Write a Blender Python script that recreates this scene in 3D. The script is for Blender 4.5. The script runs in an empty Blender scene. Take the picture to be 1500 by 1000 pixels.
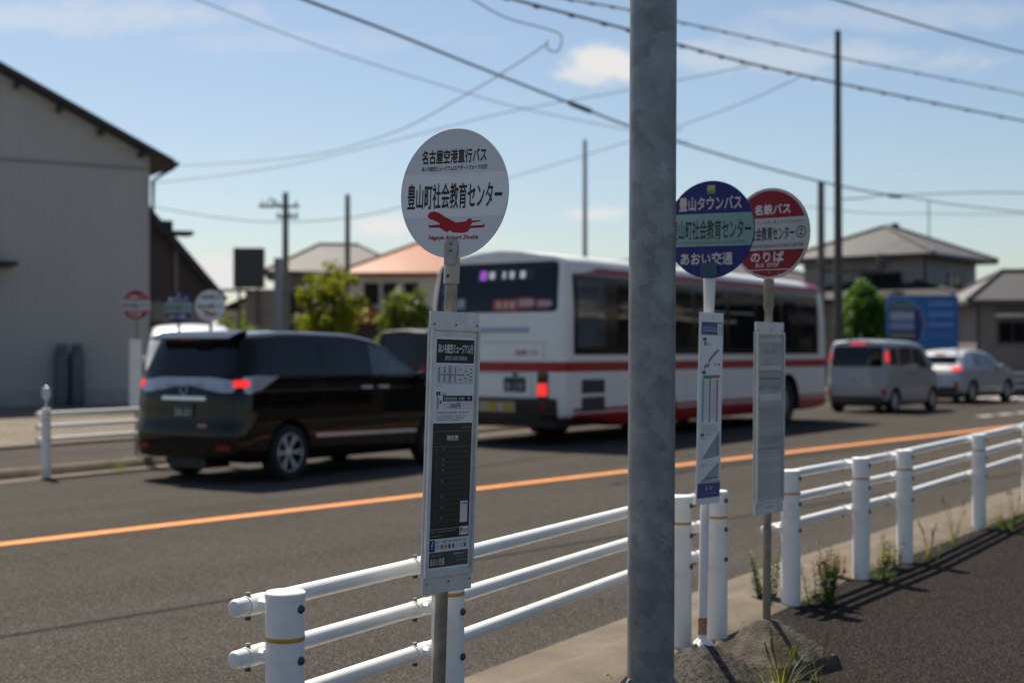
import bpy, bmesh, math, random
from mathutils import Vector, Matrix
from mathutils.bvhtree import BVHTree
R = math.radians
rnd = random.Random(7)
S = bpy.context.scene
COL = S.collection

# ------------------------------------------------------------------ camera, sky, sun, exposure
F = 2083.3            # focal length in photo pixels (50 mm on 36 mm, 1500 px wide)
cam = bpy.data.cameras.new('camera'); cam_o = bpy.data.objects.new('camera', cam); COL.objects.link(cam_o)
cam.lens = 50; cam.sensor_width = 36; cam.clip_start = 0.05; cam.clip_end = 3000
cam_o.location = (0, 0, 1.5); cam_o.rotation_euler = (R(90.41), 0, 0)
cam.dof.use_dof = True; cam.dof.focus_distance = 4.75; cam.dof.aperture_fstop = 2.3
S.camera = cam_o
S.view_settings.view_transform = 'Standard'; S.view_settings.look = 'None'
S.view_settings.exposure = 0.46; S.view_settings.gamma = 1.0
S.render.engine = 'CYCLES'
S.cycles.use_denoising = True
S.cycles.max_bounces = 8

SUN_DIR = Vector((-0.454, 0.891, 1.43)).normalized()      # towards the sun
sun = bpy.data.lights.new('sun', 'SUN'); sun.energy = 5.0; sun.angle = R(0.53); sun.color = (1.0, 0.92, 0.79)
sun_o = bpy.data.objects.new('sun', sun); COL.objects.link(sun_o)
sun_o.rotation_euler = (-SUN_DIR).to_track_quat('-Z', 'Y').to_euler()

world = bpy.data.worlds.new('World'); S.world = world; world.use_nodes = True
def px_dir(px, py):
    return Vector(((px - 750) / F, 1.0, (515 - py) / F))
def build_world():
    nt = world.node_tree; N = nt.nodes; L = nt.links
    bg = N['Background']
    sky = N.new('ShaderNodeTexSky'); sky.sky_type = 'NISHITA'; sky.sun_disc = False
    sky.sun_elevation = math.asin(SUN_DIR.z); sky.sun_rotation = math.atan2(SUN_DIR.x, SUN_DIR.y)
    sky.air_density = 1.0; sky.dust_density = 0.8; sky.ozone_density = 1.6; sky.altitude = 0
    tc = N.new('ShaderNodeTexCoord')
    sep = N.new('ShaderNodeSeparateXYZ'); L.new(tc.outputs['Generated'], sep.inputs[0])
    div = N.new('ShaderNodeVectorMath'); div.operation = 'DIVIDE'
    comb = N.new('ShaderNodeCombineXYZ')
    ay = N.new('ShaderNodeMath'); ay.operation = 'ABSOLUTE'; L.new(sep.outputs[1], ay.inputs[0])
    mx = N.new('ShaderNodeMath'); mx.operation = 'MAXIMUM'; L.new(ay.outputs[0], mx.inputs[0]); mx.inputs[1].default_value = 0.05
    for k in range(3): L.new(mx.outputs[0], comb.inputs[k])
    L.new(tc.outputs['Generated'], div.inputs[0]); L.new(comb.outputs[0], div.inputs[1])   # direction scaled to unit depth
    noise = N.new('ShaderNodeTexNoise'); noise.inputs['Scale'].default_value = 26; noise.inputs['Detail'].default_value = 7
    noise.inputs['Roughness'].default_value = 0.6
    mp = N.new('ShaderNodeMapping'); mp.inputs['Scale'].default_value = (1, 1, 2.0); L.new(div.outputs[0], mp.inputs[0]); L.new(mp.outputs[0], noise.inputs['Vector'])
    total = None
    blobs = [(905, 95, 95, 34, 1.0), (850, 108, 50, 18, .8), (572, 334, 62, 22, 1.0), (872, 312, 55, 16, .8), (330, 400, 75, 34, 1.0), (700, 352, 60, 16, .5), (60, 25, 330, 34, .36), (420, 60, 260, 22, .16),
             (1120, 84, 330, 30, .35), (1330, 25, 260, 26, .22), (1000, 300, 60, 16, .3), (1120, 60, 90, 40, .2)]
    for (px, py, sx, sy, a) in blobs:
        d = px_dir(px, py)
        sub = N.new('ShaderNodeVectorMath'); sub.operation = 'SUBTRACT'; L.new(div.outputs[0], sub.inputs[0]); sub.inputs[1].default_value = d
        mul = N.new('ShaderNodeVectorMath'); mul.operation = 'MULTIPLY'; L.new(sub.outputs[0], mul.inputs[0]); mul.inputs[1].default_value = (F / sx, 2.0, F / sy)
        ln = N.new('ShaderNodeVectorMath'); ln.operation = 'LENGTH'; L.new(mul.outputs[0], ln.inputs[0])
        w = N.new('ShaderNodeMath'); w.operation = 'MULTIPLY_ADD'; L.new(noise.outputs[0], w.inputs[0]); w.inputs[1].default_value = -2.6; w.inputs[2].default_value = 1.3
        ad = N.new('ShaderNodeMath'); ad.operation = 'ADD'; L.new(ln.outputs['Value'], ad.inputs[0]); L.new(w.outputs[0], ad.inputs[1])
        mr = N.new('ShaderNodeMapRange'); mr.interpolation_type = 'SMOOTHSTEP'; L.new(ad.outputs[0], mr.inputs[0])
        mr.inputs[1].default_value = 1.15; mr.inputs[2].default_value = 0.25; mr.inputs[3].default_value = 0; mr.inputs[4].default_value = a
        if total is None: total = mr.outputs[0]
        else:
            t = N.new('ShaderNodeMath'); t.operation = 'MAXIMUM'; L.new(total, t.inputs[0]); L.new(mr.outputs[0], t.inputs[1]); total = t.outputs[0]
    mix = N.new('ShaderNodeMix'); mix.data_type = 'RGBA'
    L.new(total, mix.inputs[0]); L.new(sky.outputs[0], mix.inputs[6]); mix.inputs[7].default_value = (8.0, 7.85, 7.7, 1)
    L.new(mix.outputs[2], bg.inputs[0]); bg.inputs[1].default_value = 0.075
build_world()

# ------------------------------------------------------------------ materials
MATS = {}
def mat(name, c, rough=0.6, metal=0.0, c2=None, scale=8.0, bump=0.0, bscale=None, spec=0.5, coat=0.0, emit=None, estr=0.0, detail=5, ramp=(0.35, 0.65), alpha=1.0, rvar=0.0):
    if name in MATS: return MATS[name]
    m = bpy.data.materials.new(name); m.use_nodes = True; nt = m.node_tree; N = nt.nodes; L = nt.links
    b = N['Principled BSDF']; b.inputs['Roughness'].default_value = rough; b.inputs['Metallic'].default_value = metal
    b.inputs['Specular IOR Level'].default_value = spec; b.inputs['Coat Weight'].default_value = coat; b.inputs['Coat Roughness'].default_value = 0.04
    b.inputs['Base Color'].default_value = (*c, 1); b.inputs['Alpha'].default_value = alpha
    if c2 is None: c2 = tuple(x * 0.86 for x in c)
    tc = N.new('ShaderNodeTexCoord')
    n = N.new('ShaderNodeTexNoise'); n.inputs['Scale'].default_value = scale; n.inputs['Detail'].default_value = detail; n.inputs['Roughness'].default_value = 0.6
    L.new(tc.outputs['Object'], n.inputs['Vector'])
    mr = N.new('ShaderNodeMapRange'); L.new(n.outputs[0], mr.inputs[0]); mr.inputs[1].default_value = ramp[0]; mr.inputs[2].default_value = ramp[1]
    mx = N.new('ShaderNodeMix'); mx.data_type = 'RGBA'; L.new(mr.outputs[0], mx.inputs[0]); mx.inputs[6].default_value = (*c, 1); mx.inputs[7].default_value = (*c2, 1)
    L.new(mx.outputs[2], b.inputs['Base Color'])
    if rvar:
        r2 = N.new('ShaderNodeMapRange'); L.new(n.outputs[0], r2.inputs[0]); r2.inputs[1].default_value = .3; r2.inputs[2].default_value = .7
        r2.inputs[3].default_value = rough - rvar; r2.inputs[4].default_value = rough + rvar; L.new(r2.outputs[0], b.inputs['Roughness'])
    if bump:
        n2 = N.new('ShaderNodeTexNoise'); n2.inputs['Scale'].default_value = bscale or scale * 6; n2.inputs['Detail'].default_value = 3
        L.new(tc.outputs['Object'], n2.inputs['Vector'])
        bp = N.new('ShaderNodeBump'); bp.inputs['Strength'].default_value = bump; bp.inputs['Distance'].default_value = 0.01
        L.new(n2.outputs[0], bp.inputs['Height']); L.new(bp.outputs[0], b.inputs['Normal'])
    if emit:
        b.inputs['Emission Color'].default_value = (*emit, 1); b.inputs['Emission Strength'].default_value = estr
    MATS[name] = m
    return m

def leafmat(name, c, c2, scale=1.6, tr=.5):
    m = mat(name, c, .55, c2=c2, scale=scale); N = m.node_tree.nodes; L = m.node_tree.links; b = N['Principled BSDF']; out = N['Material Output']
    t = N.new('ShaderNodeBsdfTranslucent'); mx = N.new('ShaderNodeMixShader'); mx.inputs[0].default_value = tr
    hs = N.new('ShaderNodeHueSaturation'); hs.inputs['Value'].default_value = 2.0; hs.inputs['Saturation'].default_value = 1.1
    src = b.inputs['Base Color'].links[0].from_socket; L.new(src, hs.inputs['Color']); L.new(hs.outputs[0], t.inputs['Color'])
    L.new(b.outputs[0], mx.inputs[1]); L.new(t.outputs[0], mx.inputs[2]); L.new(mx.outputs[0], out.inputs['Surface']); return m

def mat_asphalt(name, c1, c2, c3, grain, patch, bump):
    m = bpy.data.materials.new(name); m.use_nodes = True; nt = m.node_tree; N = nt.nodes; L = nt.links
    b = N['Principled BSDF']; b.inputs['Roughness'].default_value = 0.95; b.inputs['Specular IOR Level'].default_value = 0.06
    tc = N.new('ShaderNodeTexCoord')
    big = N.new('ShaderNodeTexNoise'); big.inputs['Scale'].default_value = patch; big.inputs['Detail'].default_value = 6; big.inputs['Roughness'].default_value = .65
    vor = N.new('ShaderNodeTexVoronoi'); vor.inputs['Scale'].default_value = grain
    fine = N.new('ShaderNodeTexNoise'); fine.inputs['Scale'].default_value = grain * 0.42; fine.inputs['Detail'].default_value = 5; fine.inputs['Roughness'].default_value = .75
    for n in (big, vor, fine): L.new(tc.outputs['Object'], n.inputs['Vector'])
    tk = N.new('ShaderNodeTexNoise'); tk.inputs['Scale'].default_value = 1.0; tk.inputs['Detail'].default_value = 4
    tm = N.new('ShaderNodeMapping'); tm.inputs['Rotation'].default_value = (0, 0, R(-51.5)); ts_ = N.new('ShaderNodeVectorMath'); ts_.operation = 'MULTIPLY'; ts_.inputs[1].default_value = (.045, 1.1, 1)
    L.new(tc.outputs['Object'], tm.inputs[0]); L.new(tm.outputs[0], ts_.inputs[0]); L.new(ts_.outputs[0], tk.inputs['Vector'])
    av = N.new('ShaderNodeMath'); av.operation = 'MULTIPLY_ADD'; L.new(tk.outputs[0], av.inputs[0]); av.inputs[1].default_value = .9
    hf = N.new('ShaderNodeMath'); hf.operation = 'MULTIPLY_ADD'; L.new(big.outputs[0], hf.inputs[0]); hf.inputs[1].default_value = .6; hf.inputs[2].default_value = -.25; L.new(hf.outputs[0], av.inputs[2])
    r1 = N.new('ShaderNodeMapRange'); L.new(av.outputs[0], r1.inputs[0]); r1.inputs[1].default_value = .3; r1.inputs[2].default_value = .7
    m1 = N.new('ShaderNodeMix'); m1.data_type = 'RGBA'; L.new(r1.outputs[0], m1.inputs[0]); m1.inputs[6].default_value = (*c1, 1); m1.inputs[7].default_value = (*c2, 1)
    sp = N.new('ShaderNodeSeparateColor'); L.new(vor.outputs['Color'], sp.inputs[0])
    r2 = N.new('ShaderNodeMapRange'); L.new(sp.outputs[0], r2.inputs[0]); r2.inputs[1].default_value = .72; r2.inputs[2].default_value = 1.0; r2.inputs[4].default_value = .85
    m2 = N.new('ShaderNodeMix'); m2.data_type = 'RGBA'; L.new(r2.outputs[0], m2.inputs[0]); L.new(m1.outputs[2], m2.inputs[6]); m2.inputs[7].default_value = (*c3, 1)
    r3 = N.new('ShaderNodeMapRange'); L.new(fine.outputs[0], r3.inputs[0]); r3.inputs[1].default_value = .3; r3.inputs[2].default_value = .7; r3.inputs[3].default_value = .45; r3.inputs[4].default_value = 1.55
    m3 = N.new('ShaderNodeMix'); m3.data_type = 'RGBA'; m3.blend_type = 'MULTIPLY'; m3.inputs[0].default_value = 1
    L.new(m2.outputs[2], m3.inputs[6]); L.new(r3.outputs[0], m3.inputs[7]); L.new(m3.outputs[2], b.inputs['Base Color'])
    bp = N.new('ShaderNodeBump'); bp.inputs['Strength'].default_value = bump; bp.inputs['Distance'].default_value = 0.006
    L.new(vor.outputs['Distance'], bp.inputs['Height']); L.new(bp.outputs[0], b.inputs['Normal'])
    MATS[name] = m; return m

ROAD = mat_asphalt('road_asphalt', (.047, .042, .0365), (.068, .0605, .053), (.20, .18, .16), 135, .5, 1.0)
WALK = mat_asphalt('sidewalk_asphalt', (.0125, .0106, .0095), (.020, .0172, .0156), (.15, .132, .118), 190, 1.2, 1.0)
FARWALK = mat_asphalt('far_asphalt', (.055, .047, .042), (.075, .065, .058), (.10, .09, .08), 90, .8, .6)
GRAVEL = mat_asphalt('gravel', (.20, .17, .133), (.14, .118, .093), (.30, .26, .21), 28, .35, .7)
KERB = mat('kerb_concrete', (.165, .127, .086), .9, c2=(.085, .066, .046), scale=3.0, bump=.5, bscale=70, ramp=(.3, .75))
BLOCK = mat('block_concrete', (.118, .095, .068), .92, c2=(.036, .029, .022), scale=9, bump=1.0, bscale=90, ramp=(.36, .62))
BLOCK_R = mat('rough_block_concrete', (.085, .073, .06), .95, c2=(.013, .011, .0095), scale=42, bump=1.0, bscale=120, ramp=(.42, .62))
WHITE = mat('white_paint', (.83, .83, .81), .38, c2=(.77, .77, .75), scale=3, spec=.5)
WHITE_D = mat('dirty_white_paint', (.81, .81, .79), .45, c2=(.66, .64, .60), scale=9, ramp=(.52, .8))
STEELB = mat('bolt_steel', (.10, .10, .10), .45, .7)
ORANGE = mat('orange_tape', (.62, .28, .03), .5)
LINE_O = mat('orange_road_paint', (.72, .25, .045), .8, c2=(.30, .13, .05), scale=11, bump=.3, ramp=(.52, .80), detail=9)
LINE_W = mat('white_road_paint', (.62, .60, .56), .75, c2=(.35, .33, .30), scale=9, ramp=(.45, .75))
ALU = mat('aluminium', (.70, .70, .69), .42, .25, c2=(.58, .58, .57), scale=18)
ALU_D = mat('weathered_aluminium', (.42, .41, .39), .6, .3, c2=(.30, .29, .27), scale=22)
STEEL_T = mat('tan_steel_pipe', (.33, .29, .235), .45, .55, c2=(.22, .19, .15), scale=25)
BLACK = mat('black_plastic', (.012, .012, .013), .5)
RUBBER = mat('rubber', (.014, .014, .014), .85)
GLASS = mat('tinted_glass', (.005, .007, .009), .02, spec=.36, c2=(.010, .012, .015), scale=1.5)
GLASS_L = mat('clear_window', (.085, .115, .125), .06, spec=.6, c2=(.05, .07, .08), scale=2.5)
CHROME = mat('chrome', (.72, .74, .78), .2, .55)
RIM = mat('alloy_rim', (.66, .66, .66), .35, .25)
RED_L = mat('lit_brake_lamp', (.7, .02, .015), .2, emit=(1, .035, .03), estr=.65)
RED_D = mat('red_lens', (.30, .008, .01), .15)
CLEAR_L = mat('clear_lamp_lens', (.48, .50, .54), .12, .3)
INK = mat('black_ink', (.012, .012, .014), .5)
RED_I = mat('red_ink', (.44, .008, .018), .5, spec=.3)
BLUE_I = mat('navy_ink', (.014, .022, .17), .42, spec=.35)
WHITE_I = mat('white_ink', (.72, .72, .72), .45)
GREY_I = mat('grey_ink', (.30, .30, .31), .5)
PLATE_W = mat('sign_white', (.80, .80, .80), .33, c2=(.76, .76, .76), scale=5)
PLATE_G = mat('sign_grey_band', (.67, .675, .685), .33, c2=(.63, .635, .65), scale=5)

# ------------------------------------------------------------------ helpers
def tag(o, label=None, cat=None, group=None, kind=None):
    if label: o['label'] = label
    if cat: o['category'] = cat
    if group: o['group'] = group
    if kind: o['kind'] = kind
    return o
def empty(name, loc=(0, 0, 0), rz=0, label=None, cat=None, group=None):
    o = bpy.data.objects.new(name, None); COL.objects.link(o); o.location = loc; o.rotation_euler = (0, 0, rz); o.empty_display_size = .2
    return tag(o, label, cat, group)

class MB:
    def __init__(s): s.v = []; s.f = []; s.m = []; s.mats = []
    def mi(s, m):
        if m not in s.mats: s.mats.append(m)
        return s.mats.index(m)
    def add(s, vs, fs, m):
        k = len(s.v); i = s.mi(m); s.v += [Vector(v) for v in vs]
        for f in fs: s.f.append([k + j for j in f]); s.m.append(i)
    def box(s, x0, x1, y0, y1, z0, z1, m):
        v = [(x0, y0, z0), (x1, y0, z0), (x1, y1, z0), (x0, y1, z0), (x0, y0, z1), (x1, y0, z1), (x1, y1, z1), (x0, y1, z1)]
        s.add(v, [(3, 2, 1, 0), (4, 5, 6, 7), (0, 1, 5, 4), (1, 2, 6, 5), (2, 3, 7, 6), (3, 0, 4, 7)], m)
    def path(s, pts, r, m, n=12, caps=True, round_ends=False):
        pts = [Vector(p) for p in pts]; rs = list(r) if isinstance(r, (list, tuple)) else [r] * len(pts)
        if round_ends:
            d0 = (pts[0] - pts[1]).normalized(); d1 = (pts[-1] - pts[-2]).normalized(); r0, r1 = rs[0], rs[-1]
            pts = [pts[0] + d0 * r0 * .45, pts[0] + d0 * r0 * .3] + pts + [pts[-1] + d1 * r1 * .3, pts[-1] + d1 * r1 * .45]
            rs = [r0 * .55, r0 * .85] + rs + [r1 * .85, r1 * .55]
        vs = []; up = Vector((0, 0, 1))
        for i, p in enumerate(pts):
            t = (pts[min(i + 1, len(pts) - 1)] - pts[max(i - 1, 0)]).normalized()
            a = t.cross(up)
            if a.length < 1e-3: a = t.cross(Vector((1, 0, 0)))
            a.normalize(); b = a.cross(t).normalized()
            vs += [p + (a * math.cos(2 * math.pi * k / n) + b * math.sin(2 * math.pi * k / n)) * rs[i] for k in range(n)]
        fs = []
        for i in range(len(pts) - 1):
            for k in range(n): fs.append((i * n + k, i * n + (k + 1) % n, (i + 1) * n + (k + 1) % n, (i + 1) * n + k))
        if caps: fs += [tuple(range(n - 1, -1, -1)), tuple(range((len(pts) - 1) * n, len(pts) * n))]
        s.add(vs, fs, m)
    def lathe(s, prof, m, n=24, M=None, closed=False, caps=True):
        M = M or Matrix.Identity(4); vs = []; fs = []
        for (r, z) in prof: vs += [M @ Vector((r * math.cos(2 * math.pi * k / n), r * math.sin(2 * math.pi * k / n), z)) for k in range(n)]
        q = len(prof)
        for i in range(q - (0 if closed else 1)):
            for k in range(n):
                j = (i + 1) % q
                fs.append((i * n + k, i * n + (k + 1) % n, j * n + (k + 1) % n, j * n + k))
        if caps and not closed:
            if prof[0][0] > 1e-6: fs.append(tuple(range(n - 1, -1, -1)))
            if prof[-1][0] > 1e-6: fs.append(tuple(range((q - 1) * n, q * n)))
        s.add(vs, fs, m)
    def prism(s, poly, y0, y1, m):          # polygon in (x,z), extruded in y
        n = len(poly); v = [(x, y0, z) for x, z in poly] + [(x, y1, z) for x, z in poly]
        s.add(v, [tuple(range(n)), tuple(range(2 * n - 1, n - 1, -1))] + [(i, i + n, (i + 1) % n + n, (i + 1) % n) for i in range(n)], m)
    def rect(s, x0, x1, z0, z1, y, m): s.add([(x0, y, z0), (x1, y, z0), (x1, y, z1), (x0, y, z1)], [(0, 1, 2, 3)], m)
    def build(s, name, parent=None, angle=35, bevel=0.0, smooth=True):
        me = bpy.data.meshes.new(name); me.from_pydata([tuple(v) for v in s.v], [], s.f)
        for m in s.mats: me.materials.append(m)
        for p, i in zip(me.polygons, s.m): p.material_index = i
        bm = bmesh.new(); bm.from_mesh(me)
        bmesh.ops.recalc_face_normals(bm, faces=bm.faces)
        if bevel:
            es = [e for e in bm.edges if len(e.link_faces) == 2 and e.calc_face_angle(0) > R(30)]
            bmesh.ops.bevel(bm, geom=es, offset=bevel, segments=2, affect='EDGES', clamp_overlap=True)
        bm.to_mesh(me); bm.free()
        if smooth:
            for p in me.polygons: p.use_smooth = True
            me.set_sharp_from_angle(angle=R(angle))
        o = bpy.data.objects.new(name, me); COL.objects.link(o)
        if parent: o.parent = parent
        return o
def obj_mesh(name, me, parent=None):
    o = bpy.data.objects.new(name, me); COL.objects.link(o)
    if parent: o.parent = parent
    return o
def copy_tree(o, parent=None):
    c = o.copy(); COL.objects.link(c); c.parent = parent
    for ch in list(o.children): copy_tree(ch, c)
    return c

_tcache = {}
def text_geo(body, italic=0.0):
    k = (body, italic)
    if k in _tcache: return _tcache[k]
    cu = bpy.data.curves.new('lettering', 'FONT'); cu.body = body; cu.resolution_u = 2; cu.shear = italic
    o = bpy.data.objects.new('lettering_source', cu); COL.objects.link(o)
    me = bpy.data.meshes.new_from_object(o.evaluated_get(bpy.context.evaluated_depsgraph_get()))
    vs = [v.co.copy() for v in me.vertices]; fs = [tuple(p.vertices) for p in me.polygons]
    bpy.data.objects.remove(o); bpy.data.curves.remove(cu); bpy.data.meshes.remove(me)
    _tcache[k] = (vs, fs); return vs, fs
def text(mb, body, x0, x1, z0, z1, y, m, bold=0.0, italic=0.0, slope=0.0):
    """flat lettering filling the box x0..x1, z0..z1 in the plane y (read from -y)"""
    vs, fs = text_geo(body, italic)
    if not vs: return
    ax, bx = min(v.x for v in vs), max(v.x for v in vs); az, bz = min(v.y for v in vs), max(v.y for v in vs)
    sx = (x1 - x0) / max(bx - ax, 1e-6); sz = (z1 - z0) / max(bz - az, 1e-6)
    offs = [(0, 0)] if not bold else [(-bold * .55, 0), (bold * .55, 0), (0, bold), (0, -bold)]
    for k, (dx, dz) in enumerate(offs):
        mb.add([(x0 + (v.x - ax) * sx + dx, y - 0.00006 * k, z0 + (v.y - az) * sz + dz + slope * (v.x - ax) * sx) for v in vs], fs, m)
def marks(mb, x0, x1, z0, z1, y, m, n, seed=1):
    """a line of tiny illegible print"""
    r = random.Random(seed); x = x0; step = (x1 - x0) / n; h = z1 - z0
    for k in range(n):
        if r.random() < .12: continue
        cx = x0 + step * k
        for q in range(2):
            zz = z0 + h * (.12 + .5 * q) + r.uniform(-.05, .05) * h
            mb.rect(cx + step * .08, cx + step * r.uniform(.6, .9), zz, zz + h * .22, y, m)
        mb.rect(cx + step * .35, cx + step * .5, z0, z1, y - .00004, m)

# ------------------------------------------------------------------ setting: road, kerbs, sidewalks
E = [(-10.2, -10.5), (-4.4, -.5), (-2.4, 3.0), (-.2, 6.8), (.664, 8.28), (1.444, 9.61), (2.3, 10.95), (3.85, 13.3), (6.3, 17.0), (12.2, 25.5), (24, 42), (60, 95), (160, 242)]
Fk = [(-22, -10.5), (-11.5, 7.2), (-6.0, 16.7), (-1.6, 24.3), (3.0, 32.2), (9.5, 42.5), (22, 60), (50, 101), (150, 248)]
def smooth_line(P, per=6):
    out = []
    for i in range(len(P) - 1):
        p0, p1, p2, p3 = [Vector((*P[max(0, min(len(P) - 1, j))], 0)) for j in (i - 1, i, i + 1, i + 2)]
        m1 = (p2 - p0) * .5 * min(1, (p2 - p1).length / max(.01, (p2 - p0).length) * 2); m2 = (p3 - p1) * .5 * min(1, (p2 - p1).length / max(.01, (p3 - p1).length) * 2)
        for k in range(per):
            t = k / per
            out.append(p1 * (2 * t**3 - 3 * t**2 + 1) + m1 * (t**3 - 2 * t**2 + t) + p2 * (-2 * t**3 + 3 * t**2) + m2 * (t**3 - t**2))
    out.append(Vector((*P[-1], 0))); return out
def offset(P, d):                                       # d > 0: to the right of travel
    o = []
    for i, p in enumerate(P):
        t = (P[min(i + 1, len(P) - 1)] - P[max(i - 1, 0)]).normalized(); o.append(p + Vector((t.y, -t.x, 0)) * d)
    return o
def strips(name, P, prof, m, kind='structure'):
    mb = MB(); rows = [[q + Vector((0, 0, z)) for q in offset(P, d)] for d, z in prof]; n = len(P); vs = [v for r in rows for v in r]; fs = []
    for j in range(len(rows) - 1):
        for i in range(n - 1): fs.append((j * n + i, (j + 1) * n + i, (j + 1) * n + i + 1, j * n + i + 1))
    mb.add(vs, fs, m); return tag(mb.build(name, angle=50), kind=kind)
El = smooth_line(E); Fl = smooth_line(Fk)
g = MB(); g.add([(-900, -60, -.10), (900, -60, -.10), (900, 1500, -.10), (-900, 1500, -.10)], [(0, 1, 2, 3)], GRAVEL); tag(g.build('ground'), kind='structure')
g = MB(); a = [p + Vector((0, 0, -.05)) for p in offset(El, .03)]; b = [p + Vector((0, 0, -.05)) for p in offset(Fl, -.03)]
g.add(a + b[::-1], [tuple(range(len(a) + len(b)))], ROAD); tag(g.build('road'), kind='structure')
strips('kerb', El, [(0, -.07), (0, -.044), (.20, -.036), (.33, -.028), (.38, .012), (.42, .036), (.48, .044), (.56, .030), (.70, .018), (.78, .008), (.82, -.02)], KERB)
strips('sidewalk', El, [(.755, .002), (1.2, .004), (3, .004), (7, .0), (14, .0)], WALK)
strips('far_kerb', Fl, [(0, -.07), (0, -.044), (-.28, -.036), (-.33, .055), (-.36, .07), (-.47, .07), (-.49, .02)], KERB)
strips('far_sidewalk', Fl, [(-.485, .05), (-3.4, .06)], FARWALK)
strips('far_edging', Fl, [(-3.39, .0), (-3.39, .10), (-3.52, .10), (-3.52, -.05)], KERB)
strips('gravel_lot', Fl, [(-3.515, .02), (-10, .03), (-40, .03), (-90, .02)], GRAVEL)
# markings
def line_pt(t, off=0):
    d = Vector((.625, .781, 0)); p = Vector((-4.12, 11.45, 0)) + d * t; return p + Vector((d.y, -d.x, 0)) * off
g = MB(); rows = []; ts = [-22 + i * 1.0 for i in range(78)]
vs = [line_pt(t, -.10) + Vector((0, 0, -.046)) for t in ts] + [line_pt(t, .10) + Vector((0, 0, -.046)) for t in ts]; n = len(ts)
g.add(vs, [(i, n + i, n + i + 1, i + 1) for i in range(n - 1)], LINE_O); tag(g.build('centre_line'), kind='structure')
g = MB(); p0 = Vector((11.15, 34.0, -.046)); d = Vector((.64, .768, 0)); nrm = Vector((d.y, -d.x, 0))
for k in range(7):
    a0 = p0 + d * (k * 1.25); a1 = a0 + d * (.85)
    g.add([a0 - nrm * .1, a0 + nrm * .1, a1 + nrm * .1, a1 - nrm * .1], [(0, 1, 2, 3)], LINE_W)
for k in range(5):
    a0 = Vector((16.1, 46.0, -.046)) + nrm * (k * .95 - 1.5); a1 = a0 + d * 3.2
    g.add([a0 - nrm * .22, a0 + nrm * .22, a1 + nrm * .22, a1 - nrm * .22], [(0, 1, 2, 3)], LINE_W)
tag(g.build('lane_marking'), kind='structure')

# ------------------------------------------------------------------ guard fences
FENCE_DIR = Vector((.5, .86, 0)).normalized()
def fence_post_mb(h, rail_z, nrm, z0=0.0, r=.0572):
    mb = MB()
    mb.lathe([(r, -.12), (r, h - .024), (r + .0025, h - .023), (r + .0025, h - .004), (r - .002, h), (.0001, h)], WHITE_D, 32)
    mb.lathe([(r + .0006, h - .143), (r + .0012, h - .142), (r + .0012, h - .131), (r + .0006, h - .130)], ORANGE, 32)
    return mb
def fence(label, group, posts, rails_at, ext0, ext1, rail_r=.0268, heights=None, dz=0.0, name='guard_fence'):
    base = Vector((*posts[0], 0)); root = empty(name, base, 0, label, 'fence', group)
    P = [Vector((*p, 0)) - base for p in posts]; hs = heights or [.8] * len(P)
    for i, p in enumerate(P):
        t = (P[min(i + 1, len(P) - 1)] - P[max(i - 1, 0)]).normalized(); nr = Vector((t.y, -t.x, 0))
        rz = [z - (.8 - hs[i]) for z in rails_at]
        o = fence_post_mb(hs[i], rz, nr).build('post', root); o.location = p + Vector((0, 0, dz))
        for z in rz:
            bo = MB(); q = nr.to_track_quat('Z', 'Y').to_matrix().to_4x4(); q.translation = nr * (.0572 - .002) + Vector((0, 0, z))
            bo.lathe([(.013, 0), (.013, .006), (.009, .011), (.0001, .012)], STEELB, 12, q); bo.build('bolt', o)
            br = MB(); c = -nr * .115 + Vector((0, 0, z))
            br.path([-nr * .045 + Vector((0, 0, z)), -nr * .10 + Vector((0, 0, z))], .021, WHITE_D, 10)
            br.path([c - t * .045 + Vector((0, 0, -.001)), c + t * .045 + Vector((0, 0, -.001))], rail_r + .0035, WHITE_D, 18)
            b0 = c - t * .03
            br.path([b0, b0 + Vector((0, 0, rail_r + .012))], .008, STEEL_T, 8); br.path([b0, b0 - Vector((0, 0, rail_r + .016))], .009, STEELB, 8)
            b = br.build('bracket', root); b.location = p + Vector((0, 0, dz))
    for z in rails_at:
        pts = []
        for i, p in enumerate(P):
            t = (P[min(i + 1, len(P) - 1)] - P[max(i - 1, 0)]).normalized(); nr = Vector((t.y, -t.x, 0))
            pts.append(p - nr * .115 + Vector((0, 0, z - (.8 - hs[i]) + dz)))
        t0 = (pts[1] - pts[0]).normalized(); t1 = (pts[-1] - pts[-2]).normalized()
        pts = [pts[0] - t0 * ext0] + pts + [pts[-1] + t1 * ext1]
        mb = MB(); mb.path(pts, rail_r, WHITE, 20, round_ends=True); mb.build('rail', root)
    return root
RZ = (.752, .602, .447)
fence('white three rail pipe fence with rounded end stubs at left front', 'white pipe fences along the near sidewalk', [(-.664, 4.17), (-.223, 4.95), (.848, 7.18), (1.068, 7.44)], RZ, .085, .02, heights=[.8, .8, .775, .775])
fence('white three rail pipe fence running away beside the weeds at right', 'white pipe fences along the near sidewalk', [(1.65, 8.43), (2.31, 9.42), (2.80, 10.15), (3.97, 12.1), (5.06, 13.95), (6.2, 15.8), (7.5, 17.8)], RZ, .12, .1)
ff = fence('white pipe fence across the road with an oval reflector on its end post', None, [(-5.73, 17.5), (-4.6, 19.45), (-3.65, 21.1)], (.73, .57, .41), .0, .1, rail_r=.03)
mb = MB(); mb.path([(0, 0, .80), (0, 0, .9)], .014, ALU, 8); mb.lathe([(.0001, -.018), (.055, -.016), (.06, 0), (.055, .016), (.0001, .018)], ALU, 20, Matrix.Translation((0, -.0, .99)) @ Matrix.Rotation(R(90), 4, 'X') @ Matrix.Scale(1.4, 4, (0, 1, 0)))
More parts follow.
